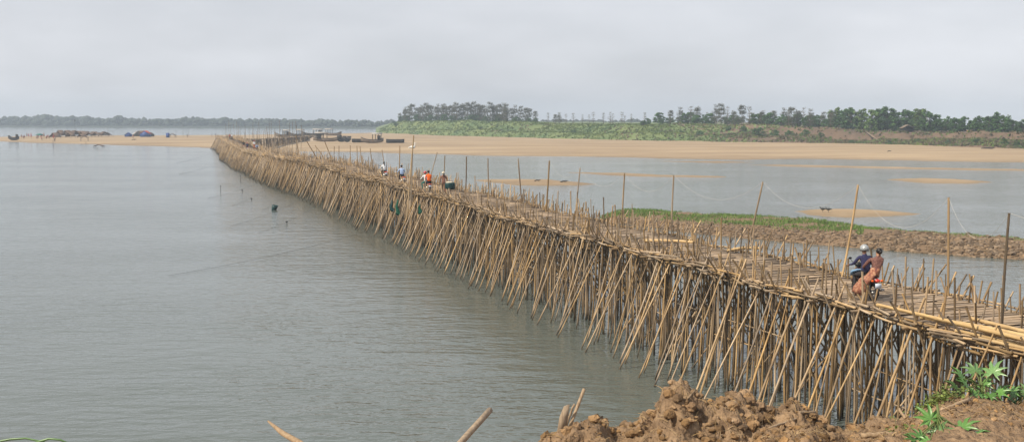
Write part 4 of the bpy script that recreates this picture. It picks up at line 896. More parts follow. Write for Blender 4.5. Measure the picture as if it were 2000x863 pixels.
# ------------------------------------------------------------------ boats drawn up on the sand and moored beyond
def boat(px, py, Lb, rz, label, roof=True, cabin=True, name='wooden_boat', hm='wood', flat=False, Y=None, z=None):
    p = hit(px, py, 1.2 if z is None else z) if Y is None else at(px, py, Y)
    if Y is None and z is None: p.z = zsand(p.x, p.y)
    o = empty(name, p, rz, label=label, cat='boat', group='boats on the sandbank'); n = 11; rings = []
    for i in range(n):
        t = i / (n - 1); x = (t - .5) * Lb; wd = (.35 + .65 * math.sin(PI * min(t * 1.15 + .12, 1)) ** .8) * (1.15 if not flat else 1.6); 
        if flat: wd = 1.7
        sh = (.55 * abs(2 * t - 1) ** 2.6 * (1.4 if t < .5 else .9)) if not flat else .08 * abs(2 * t - 1) ** 4
        rings.append([(x, -wd, 1.0 + sh), (x, -wd * .8, .35 + sh * .6), (x, -wd * .3, .02 + sh * .8), (x, wd * .3, .02 + sh * .8), (x, wd * .8, .35 + sh * .6), (x, wd, 1.0 + sh), (x, wd * .86, .95 + sh), (x, 0, .62 + sh * .9), (x, -wd * .86, .95 + sh)])
    o.scale = (1, 1, 1.35); b = MB(); b.loft(rings); b.obj('hull', M[hm], o)
    b = MB()
    for s in (-1, 1): b.tube([(r[0][0], s * abs(r[0][1]), r[0][2]) for r in rings], .07, 5)
    b.obj('gunwale', M['darkwood'], o)
    if roof:
        b = MB(); xs_ = np.linspace(.02 * Lb, .40 * Lb, 4)
        for x in xs_:
            for s in (-1, 1): q_ = MB(); q_.tube([(x, s * .95, .9), (x, s * .95, 2.75)], .085, 5); q_.obj('roof_post', M['darkwood'], o)
        b.loft([[(x, y, 2.75 + .22 * (1 - (y / 1.2) ** 2) + dzz) for y, dzz in ((-1.25, 0), (-.6, 0), (0, 0), (.6, 0), (1.25, 0), (1.25, -.2), (0, -.2), (-1.25, -.2))] for x in (-.02 * Lb, .2 * Lb, .44 * Lb)]); b.obj('roof', M['roofsheet'], o)
    if cabin: b = MB(); b.box((.30 * Lb, 0, 1.55), (.14 * Lb, 1.7, 1.3)); b.obj('cabin', M['darkwood'], o)
    return o
boat(640, 277, 12, PI + .1, 'long wooden boat with dark cabin on the sand, middle of the row', True)
boat(667, 277.5, 6, PI + 1.2, 'small dark boat seen end on beside the long boat', False, True, hm='darkwood')
boat(678, 278, 5.5, PI + 1.35, 'dark boat end on with a mast, right of the long boat', False, False, hm='darkwood')
boat(727, 280, 8.8, .08, 'wooden boat with white canopy on the sand, nearest the green bank', True)
boat(700, 279, 5, .02, 'low dark flat barge left of the white canopied boat', False, False, hm='darkwood', flat=True, name='flat_barge')
boat(772, 280, 7, .05, 'low rusty flat barge on the sand, rightmost of the boats', False, False, hm='darkwood', flat=True, name='flat_barge')
boat(612, 267, 12, .1, 'large dark boat with roof behind the sand heap', True, True, hm='darkwood')
boat(650, 266, 10, PI, 'brown roofed boat behind the long wooden boat', True, False)
boat(553, 269, 8, .05, 'grey boat with small canopy near the bridge end, leftmost', True, True)
boat(580, 268, 9, -.1, 'slanting dark boat between leftmost boat and sand heap', True, False, hm='darkwood')
# sand heap by the boats
def z_h(x, y, d): return np.where(d > 0, np.minimum(d * .55, 3.2), d * .3) + 1.2 + fbm(x * .4, y * .4) * .15
hp = [at(598, 275, 470)[:2], at(618, 275, 462)[:2], at(634, 275, 480)[:2], at(620, 275, 494)[:2], at(600, 275, 490)[:2]]
terrain('sand_heap', hp, .8, z_h, mat('grey_sand', (.34, .27, .2), scale=.3, coord='World'), 2)

# ------------------------------------------------------------------ camp on the left sandbar
rr = random.Random(61)
def gable(px, py, wd, ln, h, rz, name, label, cat, group, roofm, post=True, wallm=None, eave=1.0):
    p = hit(px, py, 1.3); p.z = zsand(p.x, p.y); o = empty(name, p, rz, label=label, cat=cat, group=group)
    for s in (-1, 1):
        b = MB(); b.loft([[(0, y, h), (s * wd, y, eave), (s * wd, y, eave - .12), (0, y, h - .14)] for y in (-ln, ln)]); b.obj('roof_slope', M[roofm], o)
    if post:
        for sx in (-1, 1):
            for sy in (-1, 1): b = MB(); b.tube([(sx * wd * .85, sy * ln * .9, -.2), (sx * wd * .85, sy * ln * .9, eave + .1)], .06, 5); b.obj('post', M['darkwood'], o)
    if wallm: b = MB(); b.loft([[(-wd * .9, y, -.1), (wd * .9, y, -.1), (wd * .9, y, eave), (0, y, h - .2), (-wd * .9, y, eave)] for y in (-ln * .95, ln * .7)]); b.obj('wall', M[wallm], o)
    return o
tents = [(108, 269, 2.6), (118, 266.5, 3.4), (127, 266.5, 2.4), (132, 266, 3.0), (138, 268.5, 2.6), (145, 266, 3.2), (152, 265.5, 2.6), (158, 265.5, 2.8), (160, 269, 2.6), (166, 266, 2.6), (172, 265.5, 2.6), (176, 267, 2.3), (184, 266, 2.6), (189, 267, 2.2), (196, 266.5, 2.3), (203, 266.5, 2.4), (208, 266, 2.2)]
for i, (x, y, h) in enumerate(tents):
    gable(x, y + .4, rr.uniform(1.7, 2.6), rr.uniform(1.6, 2.4), h * rr.uniform(.9, 1.25), rr.uniform(-.9, .9), 'thatched_shelter', 'leftmost thatched shelter of the camp on the sandbar' if i == 0 else ('tallest pointed thatched shelter near the left end of the camp' if i == 1 else 'thatched shelter in the crowded row of the sandbar camp'), 'shelter', 'thatched shelters on the sandbar', 'thatch', eave=.9)
gable(251, 267.5, 1.9, 2.0, 2.3, .2, 'blue_tent', 'small dark blue tent left of the roofed stalls', 'tent', 'stalls on the sandbar', 'bluetarp', wallm='bluetarp')
gable(268, 266.5, 2.4, 2.2, 3.0, .5, 'market_stall', 'stall with pale striped roof slope left of the blue front', 'stall', 'stalls on the sandbar', 'roofsheet', wallm='darkwood')
gable(276, 266.5, 2.2, 2.2, 3.0, -.3, 'market_stall', 'stall with brown thatch between the pale roof and the blue front', 'stall', 'stalls on the sandbar', 'thatch', wallm='darkwood')
gable(285, 267.8, 2.7, 2.2, 3.3, .0, 'market_stall', 'stall with blue front wall under an orange gable roof', 'stall', 'stalls on the sandbar', 'redcloth', wallm='bluetarp', eave=1.7)
gable(295, 267, 1.9, 1.9, 2.3, .3, 'market_stall', 'low grey-roofed stall right of the blue front', 'stall', 'stalls on the sandbar', 'thatch', wallm='darkwood')
p = hit(328, 269.5, 1.2); p.z = zsand(p.x, p.y); o = empty('toilet_cabin', p, .2, label='blue plastic cabin standing alone on the sandbar', cat='cabin')
b = MB(); b.loft([[(x * k, y * k, z) for x, y in ((-.8, -.8), (.8, -.8), (.8, .8), (-.8, .8))] for k, z in ((1, 0), (1, 2.1), (.95, 2.25), (.6, 2.4))]); b.obj('shell', M['portable'], o)
b = MB(); b.box((0, -.83, 1.05), (.9, .04, 1.85)); b.obj('door', M['bluetarp'], o)
p = hit(337, 268.5, 1.2); gable(337, 268.8, 1.6, 1.4, 2.0, .1, 'market_stall', 'small brown stall right of the blue plastic cabin', 'stall', 'stalls on the sandbar', 'thatch')
p = hit(78, 270, 1.2); p.z = zsand(p.x, p.y); o = empty('gazebo', p, 0, label='teal canopy gazebo among the closed red umbrellas', cat='gazebo', group=None)
b = MB(); b.loft([[(x * k, y * k, z) for x, y in ((-1, -1), (1, -1), (1, 1), (-1, 1))] for k, z in ((1.5, 1.9), (1.55, 2.1), (.9, 2.6), (.15, 2.9))]); b.obj('canopy', M['greentarp'], o)
for sx in (-1, 1):
    for sy in (-1, 1): b = MB(); b.tube([(sx * 1.4, sy * 1.4, -.2), (sx * 1.4, sy * 1.4, 2.0)], .05, 5); b.obj('post', M['metal'], o)
for i in range(20):
    x = rr.uniform(38, 112); y = rr.uniform(268.3, 272); p = hit(x, y, 1.2); p.z = zsand(p.x, p.y); h = rr.uniform(1.8, 3.6)
    o = empty('beach_umbrella', p, 0, label='closed reddish umbrella standing among others on the left end of the sandbar', cat='umbrella', group='closed umbrellas on the sandbar'); b = MB(); b.tube([(0, 0, -.2), (0, 0, h)], .04, 5); b.obj('pole', M['wood'], o); b = MB(); b.tube([(0, 0, h * .4), (0, 0, h * .55), (0, 0, h)], [.2, .32, .06], 6); b.obj('folded_cloth', M['redcloth'] if rr.random() < .6 else M['brown'], o)
boat(27, 271, 5, .05, 'dark boat at the left end of the sandbar camp', False, True, hm='darkwood')
for x, y, h, lab in [(147, 262, 16.0, 'tall thin mast with a ball top behind the thatched camp'), (211, 267, 9, 'thin pole at the left of the wooden gate frame'), (344, 270, 7.5, 'upright post right of the small brown stall'), (358, 268, 5, 'post on the sandbar, second right of the stall'), (369, 268, 6, 'post on the sandbar, third right of the stall'), (104, 288, 5, 'lone thin stick standing in the water before the camp'), (168, 285, 3, 'thin stick at the sand edge before the camp')]:
    p = hit(x, y, 1.2 if y < 280 else 0); b = MB(); b.tube([(0, 0, -.8), (0, 0, h * .55)], .07, 5)
    if 'ball' in lab: b.ell((0, 0, h * .55), (.45, .45, .45), nu=8, nv=6)
    b.obj('thin_mast', M['darkwood'], loc=p, label=lab, cat='post')
p = hit(216, 268, 1.2); p.z = zsand(p.x, p.y); b = MB(); [b.tube(pp, .08, 5) for pp in ([(-1.4, 0, -.2), (-1.4, 0, 3)], [(1.4, 0, -.2), (1.4, 0, 3)], [(-1.5, 0, 3), (1.5, 0, 3)])]; b.obj('gate_frame', M['darkwood'], loc=p, label='bare wooden gate frame right of the thatched camp', cat='gate')
for x, y, tm, lab in [(366, 270, 'black', 'tiny distant person alone on the sandbar, right one'), (414, 268, 'black', 'tiny distant person on the sandbar left of the bridge end'), (421, 267, 'navy', 'tiny distant person on the sandbar closest to the bridge end'), (260, 270, 'orange', 'tiny distant person in orange before the stalls'), (107, 274, 'black', 'tiny distant person before the thatched camp'), (82, 272, 'redcloth', 'tiny distant person in red by the teal gazebo')]:
    p = hit(x, y, 1.2); p.z = zsand(p.x, p.y); person('stand', p, rr.uniform(0, 6), tm, 'black', 'hair', lab)
for x, y, rz, lab in [(165, 273, .3, 'overturned thatched shade leaning on the open sand'), (193, 281, .1, 'small flat shade on a post at the sand edge')]:
    gable(x, y, 1.8, 1.6, 2.2, rz, 'sand_shade', lab, 'shade', None, 'thatch', eave=1.5)

# ------------------------------------------------------------------ trees on the far bank
ORD = 'first second third fourth fifth sixth seventh eighth ninth tenth eleventh twelfth thirteenth fourteenth fifteenth sixteenth seventeenth eighteenth nineteenth twentieth twenty-first twenty-second twenty-third twenty-fourth twenty-fifth twenty-sixth'.split()
def leaf_cloud(b, centers, n, size, r_, squash=.8):
    for i in range(n):
        c, R = centers[r_.randrange(len(centers))]
        v = Vector((r_.gauss(0, 1), r_.gauss(0, 1), r_.gauss(0, 1))).normalized() * R * (r_.uniform(.3, 1.25)); v.z *= squash
        p = Vector(c) + v; s = size * r_.uniform(.6, 1.4); nrm = (v.normalized() + Vector((r_.gauss(0, .5), r_.gauss(0, .5), r_.gauss(.3, .5)))).normalized()
        a = nrm.orthogonal().normalized() * s; d = nrm.cross(a) * .7; a = a * 1.0
        b.add([tuple(p - a), tuple(p - d), tuple(p + a), tuple(p + d)], [(0, 1, 2, 3)], tint=r_.uniform(-1, 1))
def branchy(seed, H, tiers, spread, leafn, leafsz, lm):
    """kapok: straight trunk, whorls of level branches, thin grey foliage"""
    r_ = random.Random(seed); t = MB(); t.tube([(0, 0, -.6), (r_.gauss(0, .1), r_.gauss(0, .1), H * .5), (r_.gauss(0, .15), r_.gauss(0, .15), H)], [.24, .15, .04], 6); cs = []
    for k in range(tiers):
        z = H * (.20 + .76 * k / max(tiers - 1, 1)); z += r_.gauss(0, .35); n = r_.randint(3, 6); L0 = spread * (1 - .55 * k / tiers) * r_.uniform(.6, 1.2); a0 = r_.uniform(0, 6)
        for j in range(n):
            a = a0 + 2 * PI * j / n + r_.gauss(0, .2); L1 = L0 * r_.uniform(.7, 1.1); e = Vector((math.cos(a) * L1, math.sin(a) * L1, z + L1 * r_.uniform(-.05, .9))); m_ = Vector((math.cos(a) * L1 * .5, math.sin(a) * L1 * .5, z + L1 * .06))
            t.tube([(0, 0, z), m_, e], [.08, .055, .025], 4, cap=False); cs.append((e, .8)); cs.append((m_.lerp(e, .4), .7))
            for q_ in range(4):
                s = m_.lerp(e, r_.random()); t.tube([s, s + Vector((r_.gauss(0, .45), r_.gauss(0, .45), r_.uniform(.2, .9)))], [.028, .012], 3, cap=False)
    lf = MB(); leaf_cloud(lf, cs, leafn, leafsz, r_, 1.1); return t.mesh('trunk', M['bark']), lf.mesh('crown', lm)
def broad(seed, H, rx, n, lm, leafsz, nclump=22):
    r_ = random.Random(seed); t = MB(); t.tube([(0, 0, -.6), (0, 0, H * .35), (r_.gauss(0, .3), r_.gauss(0, .3), H * .75)], [.26, .2, .06], 6); cs = []
    for k in range(nclump):
        zz = r_.uniform(.12, .95); R = rx * (math.sin(PI * min(.12 + zz * .85, 1)) ** .6); a = r_.uniform(0, 6.28); d = R * math.sqrt(r_.random()); p = Vector((math.cos(a) * d, math.sin(a) * d, H * zz)); cr = rx * r_.uniform(.18, .40) * (1 - .35 * zz)
        cs.append((p, cr)); t.tube([(0, 0, H * min(zz * .6, .6)), p], [.09, .03], 4, cap=False)
    lf = MB(); leaf_cloud(lf, cs, n, leafsz, r_, .85); return t.mesh('trunk', M['bark']), lf.mesh('crown', lm)
def place_tree(name, meshes, a, t, H0, H, label, group, cat='tree', sink=0.0, wide=1.0):
    x, y, z = bank_z(a, t); o = empty(name, (x, y, z - .2 - sink), rr.uniform(0, 6), label=label, cat=cat, group=group); s = H / H0; o.scale = (s * wide, s * wide, s)
    link('trunk', meshes[0], o); c_ = link('crown', meshes[1], o); c_['tint'] = rr.uniform(-.4, .4); return o
rr = random.Random(71)
KAP = [branchy(100 + k, 10, 8, 2.9, 1800, .17, M['leafC']) for k in range(5)]
BARE = [branchy(120 + k, 10, 6, 2.6, 130, .2, M['leafC']) for k in range(4)]
BRO = [broad(140 + k, 10, 4.3, 2200, M['leafA'], .36, 34) for k in range(4)]
FEA = [broad(160 + k, 10, 3.4, 2000, M['leafB'], .32, 34) for k in range(3)]
HK = [(780, 8), (800, 10.8), (850, 10.6), (900, 10.8), (950, 10.6), (1000, 8.6), (1050, 7.5), (1100, 6.5), (1150, 6), (1240, 8)]
for i in range(34):
    a = 783 + i * 6.2 + rr.uniform(-3, 3); place_tree('kapok_tree', KAP[i % 5], a, rr.uniform(1.05, 1.5), 10, lerp_list(a, HK) * rr.uniform(.8, 1.08), 'grey kapok tree in the dense grove at the left end of the bank', 'kapok grove on the left of the far bank')
for i in range(30):
    a = 783 + i * 9 + rr.uniform(-4, 4); place_tree('shrub', BRO[i % 4], a, rr.uniform(1.0, 1.4), 10, rr.uniform(3.0, 5.5) if a < 990 else rr.uniform(2, 3.4), 'bushy undergrowth shrub at the foot of the kapok grove', 'shrubs under the kapok grove', 'shrub', .2, 1.3)
for i in range(7):
    a = 990 + i * 9 + rr.uniform(-3, 3); place_tree('kapok_tree', KAP[i % 5], a, rr.uniform(1.05, 1.5), 10, lerp_list(a, HK) * rr.uniform(.8, 1.1), ORD[i] + ' small kapok from the left where the grove thins out', 'small kapoks right of the grove')
for i in range(14):
    a = (1070, 1084, 1092, 1105, 1119, 1137, 1150, 1158, 1178, 1191, 1196, 1214, 1219, 1232)[i]; m_ = KAP[i % 5] if i in (1, 2) else BARE[i % 4]; place_tree('bare_tree', m_, a, 1.1 + .2 * rr.random(), 10, rr.uniform(4.4, 6.2), ORD[i] + ' from the left of the lone bare kapoks against the sky mid bank', 'lone bare kapoks in the middle of the far bank')
for i in range(26):
    a = 1300 + i * 13 + rr.uniform(-9, 9); rr.random(); a = min(a, 1628) if i else 1258; place_tree('kapok_tree', (KAP[i % 5] if i % 3 else BARE[i % 4]), a, rr.uniform(1.1, 2.0), 10, rr.uniform(5.2, 8.8), ORD[i] + ' kapok from the left in the row before the dark green trees', 'kapok row on the right part of the far bank')
for i in range(20):
    a = 1290 + i * 17.5 + rr.uniform(-8, 8); place_tree('round_tree', BRO[i % 4], a, rr.uniform(1.3, 2.2), 10, rr.uniform(3.6, 6.2), ORD[i] + ' from the left of the small round trees under the kapok row', 'small green trees under the kapoks', wide=1.45)
TR = [(1630, 9.2, 'F'), (1645, 8.0, 'A'), (1660, 9.4, 'A'), (1680, 9.2, 'F'), (1700, 8.7, 'F'), (1712, 9.3, 'A'), (1730, 9.6, 'A'), (1745, 8.8, 'A'), (1765, 8.9, 'A'), (1782, 9.2, 'F'), (1797, 8.8, 'F'), (1812, 8.2, 'A'), (1828, 6.6, 'A'), (1845, 6.0, 'A'), (1862, 5.9, 'A'), (1882, 6.0, 'A'), (1898, 5.6, 'A'), (1913, 6.4, 'A'), (1928, 6.0, 'A'), (1946, 7.6, 'A'), (1956, 6.2, 'A'), (1975, 4.9, 'A'), (1995, 5.2, 'A'), (2020, 5.5, 'A'), (2050, 6, 'A'), (2085, 6, 'F')]
for i, (a, H, k) in enumerate(TR):
    lab = 'yellowish feathery tree among the tall trees on the right bank' if k == 'F' else ('tall dark green tree in the grove on the right bank' if a < 1820 else ('tallest round tree near the right edge of the photo' if a == 1946 else 'low rounded dark tree toward the right end of the bank'))
    place_tree('feathery_tree' if k == 'F' else 'broadleaf_tree', (FEA if k == 'F' else BRO)[i % 3], a, rr.uniform(1.15, 1.9), 10, H * 1.02, lab, 'trees on the right of the far bank', wide=1.15)
for i in range(18):
    a = 1625 + i * 25 + rr.uniform(-8, 8); place_tree('broadleaf_tree', BRO[i % 4], a, rr.uniform(2.4, 4), 10, rr.uniform(5.5, 7) if a < 1820 else rr.uniform(4.2, 5.2), 'dark tree filling the gaps behind the grove on the right bank', 'trees behind the grove on the right', wide=1.3)
for i, (a, t, H) in enumerate([(775, .75, 3.0), (770, 1.0, 2.2), (1008, 1.0, 3.6), (1255, .95, 3.0), (1262, 1.1, 3.4), (1365, .45, 2.8), (1330, .55, 2.2), (1480, .5, 4.0), (1510, .4, 3.4), (1540, .45, 3.0), (1570, .5, 3.0), (1660, .3, 1.8), (1732, .22, 2.0), (1790, .3, 1.8), (1850, .3, 1.6), (1905, .25, 2.0), (1962, .2, 2.3), (1985, .35, 1.6), (1600, .55, 2.4), (1450, .7, 2.6), (1420, .75, 2.4), (1120, .35, 2.2), (1200, .4, 2.4), (940, .45, 2.4)]):
    me = BRO[i % 4]; o = place_tree('shrub', me, a, t, 10, H, 'dark low shrub growing on the slope of the far bank', 'shrubs on the slope of the far bank', 'shrub', .2, 1.5)
# hut, ramp and path things on the right bank
x, y, z = bank_z(1803, .62); o = empty('plank_shelter', (x, y, z), .1, label='leaning plank shelter on thin posts on the brown bank', cat='shelter')
b = MB(); b.box((0, 0, 2.6), (4.2, 2.6, .12), rot=Matrix.Rotation(.16, 3, 'Y')); b.obj('roof', M['wood'], o)
for sx in (-1.5, 0, 1.5):
    for sy in (-1, 1): b = MB(); b.tube([(sx, sy, -1), (sx, sy, 2.55 - sx * .16)], .07, 5); b.obj('post', M['wood'], o)
x, y, z = bank_z(1768, 1.3); o = empty('dark_hut', (x, y, z), 0, label='low dark hut under the trees on top of the right bank', cat='hut')
b = MB(); b.loft([[(s, yy, h) for s, h in ((-2, 0), (2, 0), (2, 1.5), (0, 2.5), (-2, 1.5))] for yy in (-1.5, 1.5)]); b.obj('wall', M['darkwood'], o); b = MB(); b.loft([[(-2.4, yy, 1.4), (0, yy, 2.65), (2.4, yy, 1.4), (2.4, yy, 1.5), (0, yy, 2.8), (-2.4, yy, 1.5)] for yy in (-1.8, 1.8)]); b.obj('roof', M['wood'], o)
a_, b_ = bank_z(1688, .98), bank_z(1710, .45); b = MB(); b.tube([Vector(a_) + Vector((0, 0, .4)), Vector(b_) + Vector((0, -1, .3))], .3, 4); b.obj('plank_ramp', M['wood'], label='pale plank ramp sloping down the brown bank', cat='ramp')
for i, (xx, yy) in enumerate([(1688, 261), (1675, 262)]): pass
x, y, z = bank_z(1890, 1.25); o = empty('field_shed', (x, y, z), 0, label='tiny orange and white shed under trees on the right bank', cat='shed'); o.scale = (.6, .6, .6); b = MB(); b.box((0, 0, .9), (2.4, 2, 1.8)); b.obj('wall', mat('faded_orange_board', (.42, .2, .08), rough=.9), o); b = MB(); b.box((0, 0, 1.95), (2.9, 2.4, .16)); b.obj('roof', M['white'], o)

# ------------------------------------------------------------------ plants, sticks and small things on the near bank
rr = random.Random(81)
def castor_leaf(seed):
    r_ = random.Random(seed); b = MB(); n = 8; pts = []; 
    for k in range(n):
        a = -2.45 + 4.9 * k / (n - 1); Lr = 1.0 - .42 * (abs(a) / 2.45) ** 1.6 + r_.gauss(0, .04); w = .20
        if k: am = a - 4.9 / (n - 1) / 2; pts.append((am, .36, .0))
        pts += [(a - w * .8, Lr * .62, .05), (a, Lr, -.16), (a + w * .8, Lr * .62, .05)]
    vs = [(0, 0, 0.03)]
    for a, rad, z in pts: vs.append((math.sin(a) * rad, math.cos(a) * rad, z - .10 * rad * rad))
    b.add(vs, tris=[(0, i, i + 1) for i in range(1, len(pts))]); 
    return b.mesh('leaf', M['castor'])
CLF = [castor_leaf(k) for k in range(4)]
def castor(base, leaves, label):
    z0 = nbz(base[0], base[1]); o = empty('castor_plant', (base[0], base[1], z0 - .02), 0, label=label, cat='plant', group=None); org = Vector((base[0], base[1], z0))
    s = MB(); s.tube([(0, 0, -.05), (.02, 0, .15), (0, .03, .32)], [.022, .018, .012], 6); s.obj('stem', M['castor_stem'], o)
    for i, (px, py, dpt, size, tilt, spin) in enumerate(leaves):
        p = at(px, py, base[1] + dpt) - org; pt = MB(); pt.tube([(0, .0, .12 + .03 * (i % 4)), (p.x * .5, p.y * .5, p.z * .6 + .08), tuple(p)], [.008, .007, .006], 5); pt.obj('leaf_stalk', M['castor_stem'], o)
        lf = link('leaf', CLF[i % 4], o); lf.location = p; lf.rotation_euler = (tilt, rr.gauss(0, .25), spin); lf.scale = (size,) * 3; lf['tint'] = rr.uniform(-.6, .9)
p1 = at(1830, 850, 11.7); castor((p1.x, p1.y), [(1818, 815, 0, .22, 1.0, .1), (1833, 838, -.1, .20, .8, -.6), (1880, 832, .1, .22, .7, -1.2), (1905, 843, 0, .17, .5, -1.7), (1800, 850, -.2, .17, .7, .9), (1785, 856, -.2, .15, .6, 1.4), (1850, 856, -.3, .16, .5, -.4), (1868, 855, -.3, .16, .5, -2.2), (1815, 860, -.35, .16, .5, .4)], 'castor plant with pointed green leaves at the bottom edge of the photo')
p2 = at(1915, 778, 14.9); castor((p2.x, p2.y), [(1880, 735, 0, .24, .9, .7), (1905, 722, .2, .24, .7, 0), (1940, 725, 0, .26, .9, -.8), (1870, 756, -.1, .22, .8, 1.0), (1890, 752, -.2, .22, .7, .6), (1925, 750, .1, .22, .6, -.3), (1950, 765, 0, .24, .7, -1.1), (1975, 762, .2, .2, .6, -1.2), (1910, 768, -.1, .2, .6, .2), (1932, 772, -.1, .18, .5, -.6), (1888, 738, .2, .2, .6, 2.5)], 'leafy castor plant on the rise before the near bridge poles')
p3 = at(1990, 790, 15.2); castor((p3.x, p3.y), [(1985, 768, 0, .2, .7, .4), (1998, 772, .1, .2, .6, -.4), (2008, 765, 0, .22, .8, -.2), (1978, 778, -.1, .16, .5, 1.0)], 'small castor plant cut by the right edge of the photo')
def weed(px, py, d, n, h, label):
    p = at(px, py, d); z = nbz(p.x, p.y); o = empty('low_weed', (p.x, p.y, z), 0, label=label, cat='weed'); b = MB(); st = MB()
    for i in range(n):
        x, y = rr.gauss(0, .16), rr.gauss(0, .16); zz = nbz(p.x + x, p.y + y) - z; hh = h * rr.uniform(.3, 1); st.tube([(x * .5, y * .5, zz - .02), (x, y, zz + hh)], .003, 3, cap=False)
        for k in range(5):
            c = Vector((x + rr.gauss(0, .035), y + rr.gauss(0, .035), zz + hh * rr.uniform(.6, 1.05))); a = Vector((rr.gauss(0, 1), rr.gauss(0, 1), rr.gauss(0, .5))).normalized() * rr.uniform(.015, .034); dd = a.cross(Vector((rr.gauss(0, 1), rr.gauss(0, 1), 1))).normalized() * a.length * .6
            b.add([tuple(c - a), tuple(c - dd), tuple(c + a), tuple(c + dd)], [(0, 1, 2, 3)], tint=rr.uniform(-1, 1))
    b.obj('leaves', M['weed'], o); st.obj('stems', M['castor_stem'], o)
weed(1832, 783, 14.6, 90, .16, 'yellow-green weed creeping over the clay left of the castor plant'); weed(1752, 846, 13.2, 14, .1, 'tiny weed in the clay by the lower castor plant')
def stick(a, b, r, label, name='bamboo_stick', m='stick', n=7, rough=0.0, bury=.5, r2=None):
    d = (b - a).normalized(); a = a - d * bury; s = MB(); k = 9; pts = [a.lerp(b, i / (k - 1)) + Vector((rr.gauss(0, rough), rr.gauss(0, rough), rr.gauss(0, rough))) for i in range(k)]
    s.tube(pts, [r * (1 + rr.gauss(0, .06 + rough * 4)) for _ in range(k - 1)] + [r2 or r], n); o = s.obj(name, M[m], smooth=True, label=label, cat='stick'); o['tint'] = rr.uniform(-.5, .5); return o
stick(at(880, 885, 8.5), at(957, 800, 9.2), .028, 'pale bamboo stick slanting up from the bottom edge over the water', bury=1.2)
stick(at(605, 878, 8.0), at(523, 822, 8.4), .022, 'knobbly broken stick slanting left at the bottom edge', m='stick', rough=.009, bury=1.2, r2=.008)
stick(at(1117, 822, 12.2), at(1141, 759, 12.4), .020, 'thin bamboo stake leaning right beside the split plank', bury=.4)
stick(at(1108, 826, 12.2), at(1121, 786, 12.2), .014, 'short dark stub between the split plank and the leaning stake', rough=.006, bury=.3)
pl = MB(); pa, pb = at(1096, 845, 12.1), at(1105, 793, 12.1); dirp = (pb - pa).normalized(); sd_ = Vector((1, .25, 0)); pa = pa - dirp * .3
pl.loft([[tuple(c + sd_ * w_ + Vector((0, t_, 0))) for w_, t_ in ((-.05, -.02), (.05, -.015), (.05, .02), (-.05, .02))] for c in (pa, pa.lerp(pb, .8))] + [[tuple(pb + sd_ * w_ + Vector((0, t_, h_))) for w_, t_, h_ in ((-.02, -.02, 0.0), (.045, -.015, .02), (.045, .02, .02), (-.02, .02, 0))]]); pl.obj('split_plank', M['stick'], label='short split plank standing upright at the left end of the clay heap', cat='plank')
for (x0, y0), (x1, y1), d0, d1, r, lab in [((1500, 860), (1565, 815), 12.2, 12.9, .016, 'thin cane lying slanted on the clay left of the low dip'), ((1410, 862), (1436, 810), 12.0, 12.5, .022, 'dark cane propped upright against the clay heap'), ((1432, 860), (1442, 818), 12.1, 12.5, .014, 'thin cane crossing behind the propped dark cane'), ((1345, 858), (1356, 837), 12.2, 12.4, .012, 'short pale splinter stuck in the clay below the peak'), ((1690, 862), (1745, 852), 12.5, 12.6, .035, 'broken bamboo piece lying in the dip at the bottom edge'), ((1842, 815), (1892, 786), 13.6, 14.2, .028, 'broken plank lying on the clay between the two castor plants'), ((1758, 801), (1768, 816), 14.3, 14.0, .018, 'short splinter lying at the crest above the dip'), ((1560, 840), (1592, 822), 12.9, 13.2, .02, 'curved dry husk lying on the clay by the thin cane')]:
    a, b = at(x0, y0, d0), at(x1, y1, d1); za, zb = nbz(a.x, a.y), nbz(b.x, b.y); a.z = max(a.z, za + .03); b.z = max(b.z, zb + .04); stick(a, b, r, lab, bury=.05, rough=.004)
for k, (pts, lab) in enumerate([([(-30, 866), (20, 857), (50, 855), (85, 862), (105, 872)], 'long arching grass blade at the bottom left corner'), ([(60, 866), (95, 856), (118, 858), (140, 868)], 'thin arching grass blade beside the larger one at bottom left')]):
    b = MB(); P = [at(x, y, 6.0) for x, y in pts]; P = [P[0] - Vector((.5, .3, .9))] + P; b.tube(P, [.012] + [.008 - .001 * i for i in range(len(P) - 1)], 5); b.obj('grass_blade', M['castor'], smooth=True, label=lab, cat='grass')

# ------------------------------------------------------------------ fishing lines and floats left of the bridge
for i, ((x0, y0), (x1, y1), lab) in enumerate([((328, 538), (716, 470), 'longest dark fishing line stretched over the water from the bridge'), ((505, 454), (620, 415), 'fishing line in the middle group, lowest one with a float'), ((450, 441), (592, 401), 'fishing line passing right below the floating dark bucket'), ((512, 410), (560, 391), 'short fishing line just left of the floating bucket'), ((453, 401), (527, 376), 'fishing line above and left of the floating bucket'), ((405, 387), (512, 365), 'fishing line with sticks, second from the top'), ((350, 340), (440, 322), 'upper fishing line far out near the bridge'), ((345, 318), (420, 303), 'topmost fishing line close to the sandbar')]):
    a, b = hit(x0, y0, .05), hit(x1, y1, .1); b.z = .9; cord('fishing_line', a, b, .25, (.005 + .00003 * b.y), M['line'], label=lab, cat='line')
p = hit(535, 410, 0); b = MB(); b.loft([[(r_ * math.cos(a) + .1 * z, r_ * math.sin(a), z) for a in np.linspace(0, 2 * PI, 13)[:-1]] for r_, z in ((.26, -.2), (.30, .2), (.36, .55), (.30, .55), (.24, .3))]); o = b.obj('floating_bucket', M['teal'], smooth=False, loc=p, label='dark teal bucket tilted in the water left of the bridge', cat='bucket'); o.rotation_euler = (.1, .15, .3)
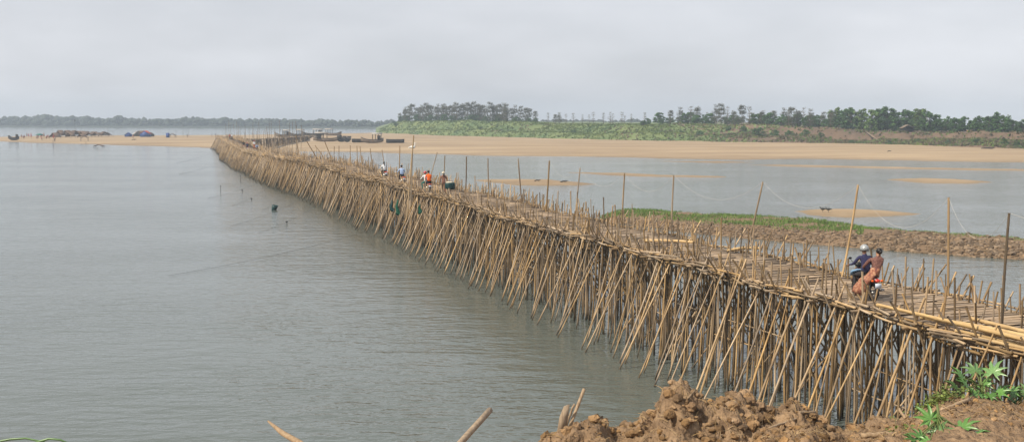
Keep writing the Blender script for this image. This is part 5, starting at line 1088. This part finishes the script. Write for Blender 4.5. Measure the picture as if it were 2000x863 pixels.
for x, y, h, lab in [(470, 355, 1.0, 'small stick with a knob standing in the water, upper one'), (431, 377, 1.0, 'small stick standing in the water, left of the bucket'), (560, 438, .25, 'small dark float on the lowest line'), (473, 375, .25, 'small dark float right of the short stick'), (491, 391, .2, 'small float on the line above the bucket')]:
    p = hit(x, y, 0); b = MB(); b.tube([(0, 0, -.3), (.02, 0, h)], .035, 5); b.ell((0, 0, h), (.13 if h < .5 else .08, .12, .08), nu=8, nv=6); b.obj('fishing_float', M['line'], smooth=True, loc=p, label=lab, cat='float')
for x, y, lab in [(1607, 413, 'dark bird standing on the nearer sand islet, left one'), (1618, 413.5, 'dark bird standing on the nearer sand islet, right one')]:
    p = hit(x, y, .3); b = MB(); b.ell((0, 0, .28), (.24, .13, .13), nu=10, nv=7); b.tube([(-.18, 0, .32), (-.27, 0, .45)], [.06, .045], 6); b.ell((-.3, 0, .48), (.075, .05, .05), nu=8, nv=6); b.tube([(-.35, 0, .48), (-.45, 0, .46)], [.02, .004], 4); b.tube([(.2, 0, .3), (.42, 0, .24)], [.07, .02], 5); b.tube([(0, .04, .2), (0, .04, -.05)], .012, 4); b.tube([(0, -.04, .2), (0, -.04, -.05)], .012, 4); b.obj('dark_bird', M['line'], smooth=True, loc=p, label=lab, cat='bird')
for x, y, s, lab in [(1050, 352, .5, 'dark clump of driftwood on the long sand islet, left one'), (1102, 354, .6, 'dark clump of driftwood on the long sand islet, right one'), (1930, 296, 2.2, 'dark driftwood log on the sandbank far right'), (1737, 300, .6, 'small dark stump on the sandbank far right'), (262, 276, 1.2, 'dark driftwood lying on the left sandbar')]:
    p = hit(x, y, .5); b = MB(); b.tube([(-s, 0, .1), (-s * .2, .1, .22), (s * .4, 0, .18), (s, .05, .3)], [.08 * s + .05, .12 * s + .05, .1 * s + .05, .04], 6); b.tube([(0, 0, .2), (s * .3, .1, .2 + .3 * s)], [.06, .02], 4); b.obj('driftwood', M['darkwood'], smooth=True, loc=(p.x, p.y, .3 if y > 310 else zsand(p.x, p.y)), label=lab, cat='driftwood')

# ------------------------------------------------------------------ air
hm = bpy.data.materials.new('haze_air'); hm.use_nodes = True; hn = hm.node_tree.nodes; hn.clear()
ho = hn.new('ShaderNodeOutputMaterial'); pv = hn.new('ShaderNodeVolumePrincipled'); pv.inputs['Color'].default_value = (0.72, 0.85, 1.0, 1); pv.inputs['Density'].default_value = 0.00036; pv.inputs['Anisotropy'].default_value = 0.0
hm.node_tree.links.new(pv.outputs[0], ho.inputs['Volume'])
hb = MB(); hb.box((0, 1170, 21.0), (5200, 2560, 48)); hb.obj('haze', hm, kind='stuff', label='thin pale haze in the air over the river', cat='haze')
for o in list(bpy.data.objects):                 # drop empty group tags
    if 'group' in o and not o['group']: del o['group']
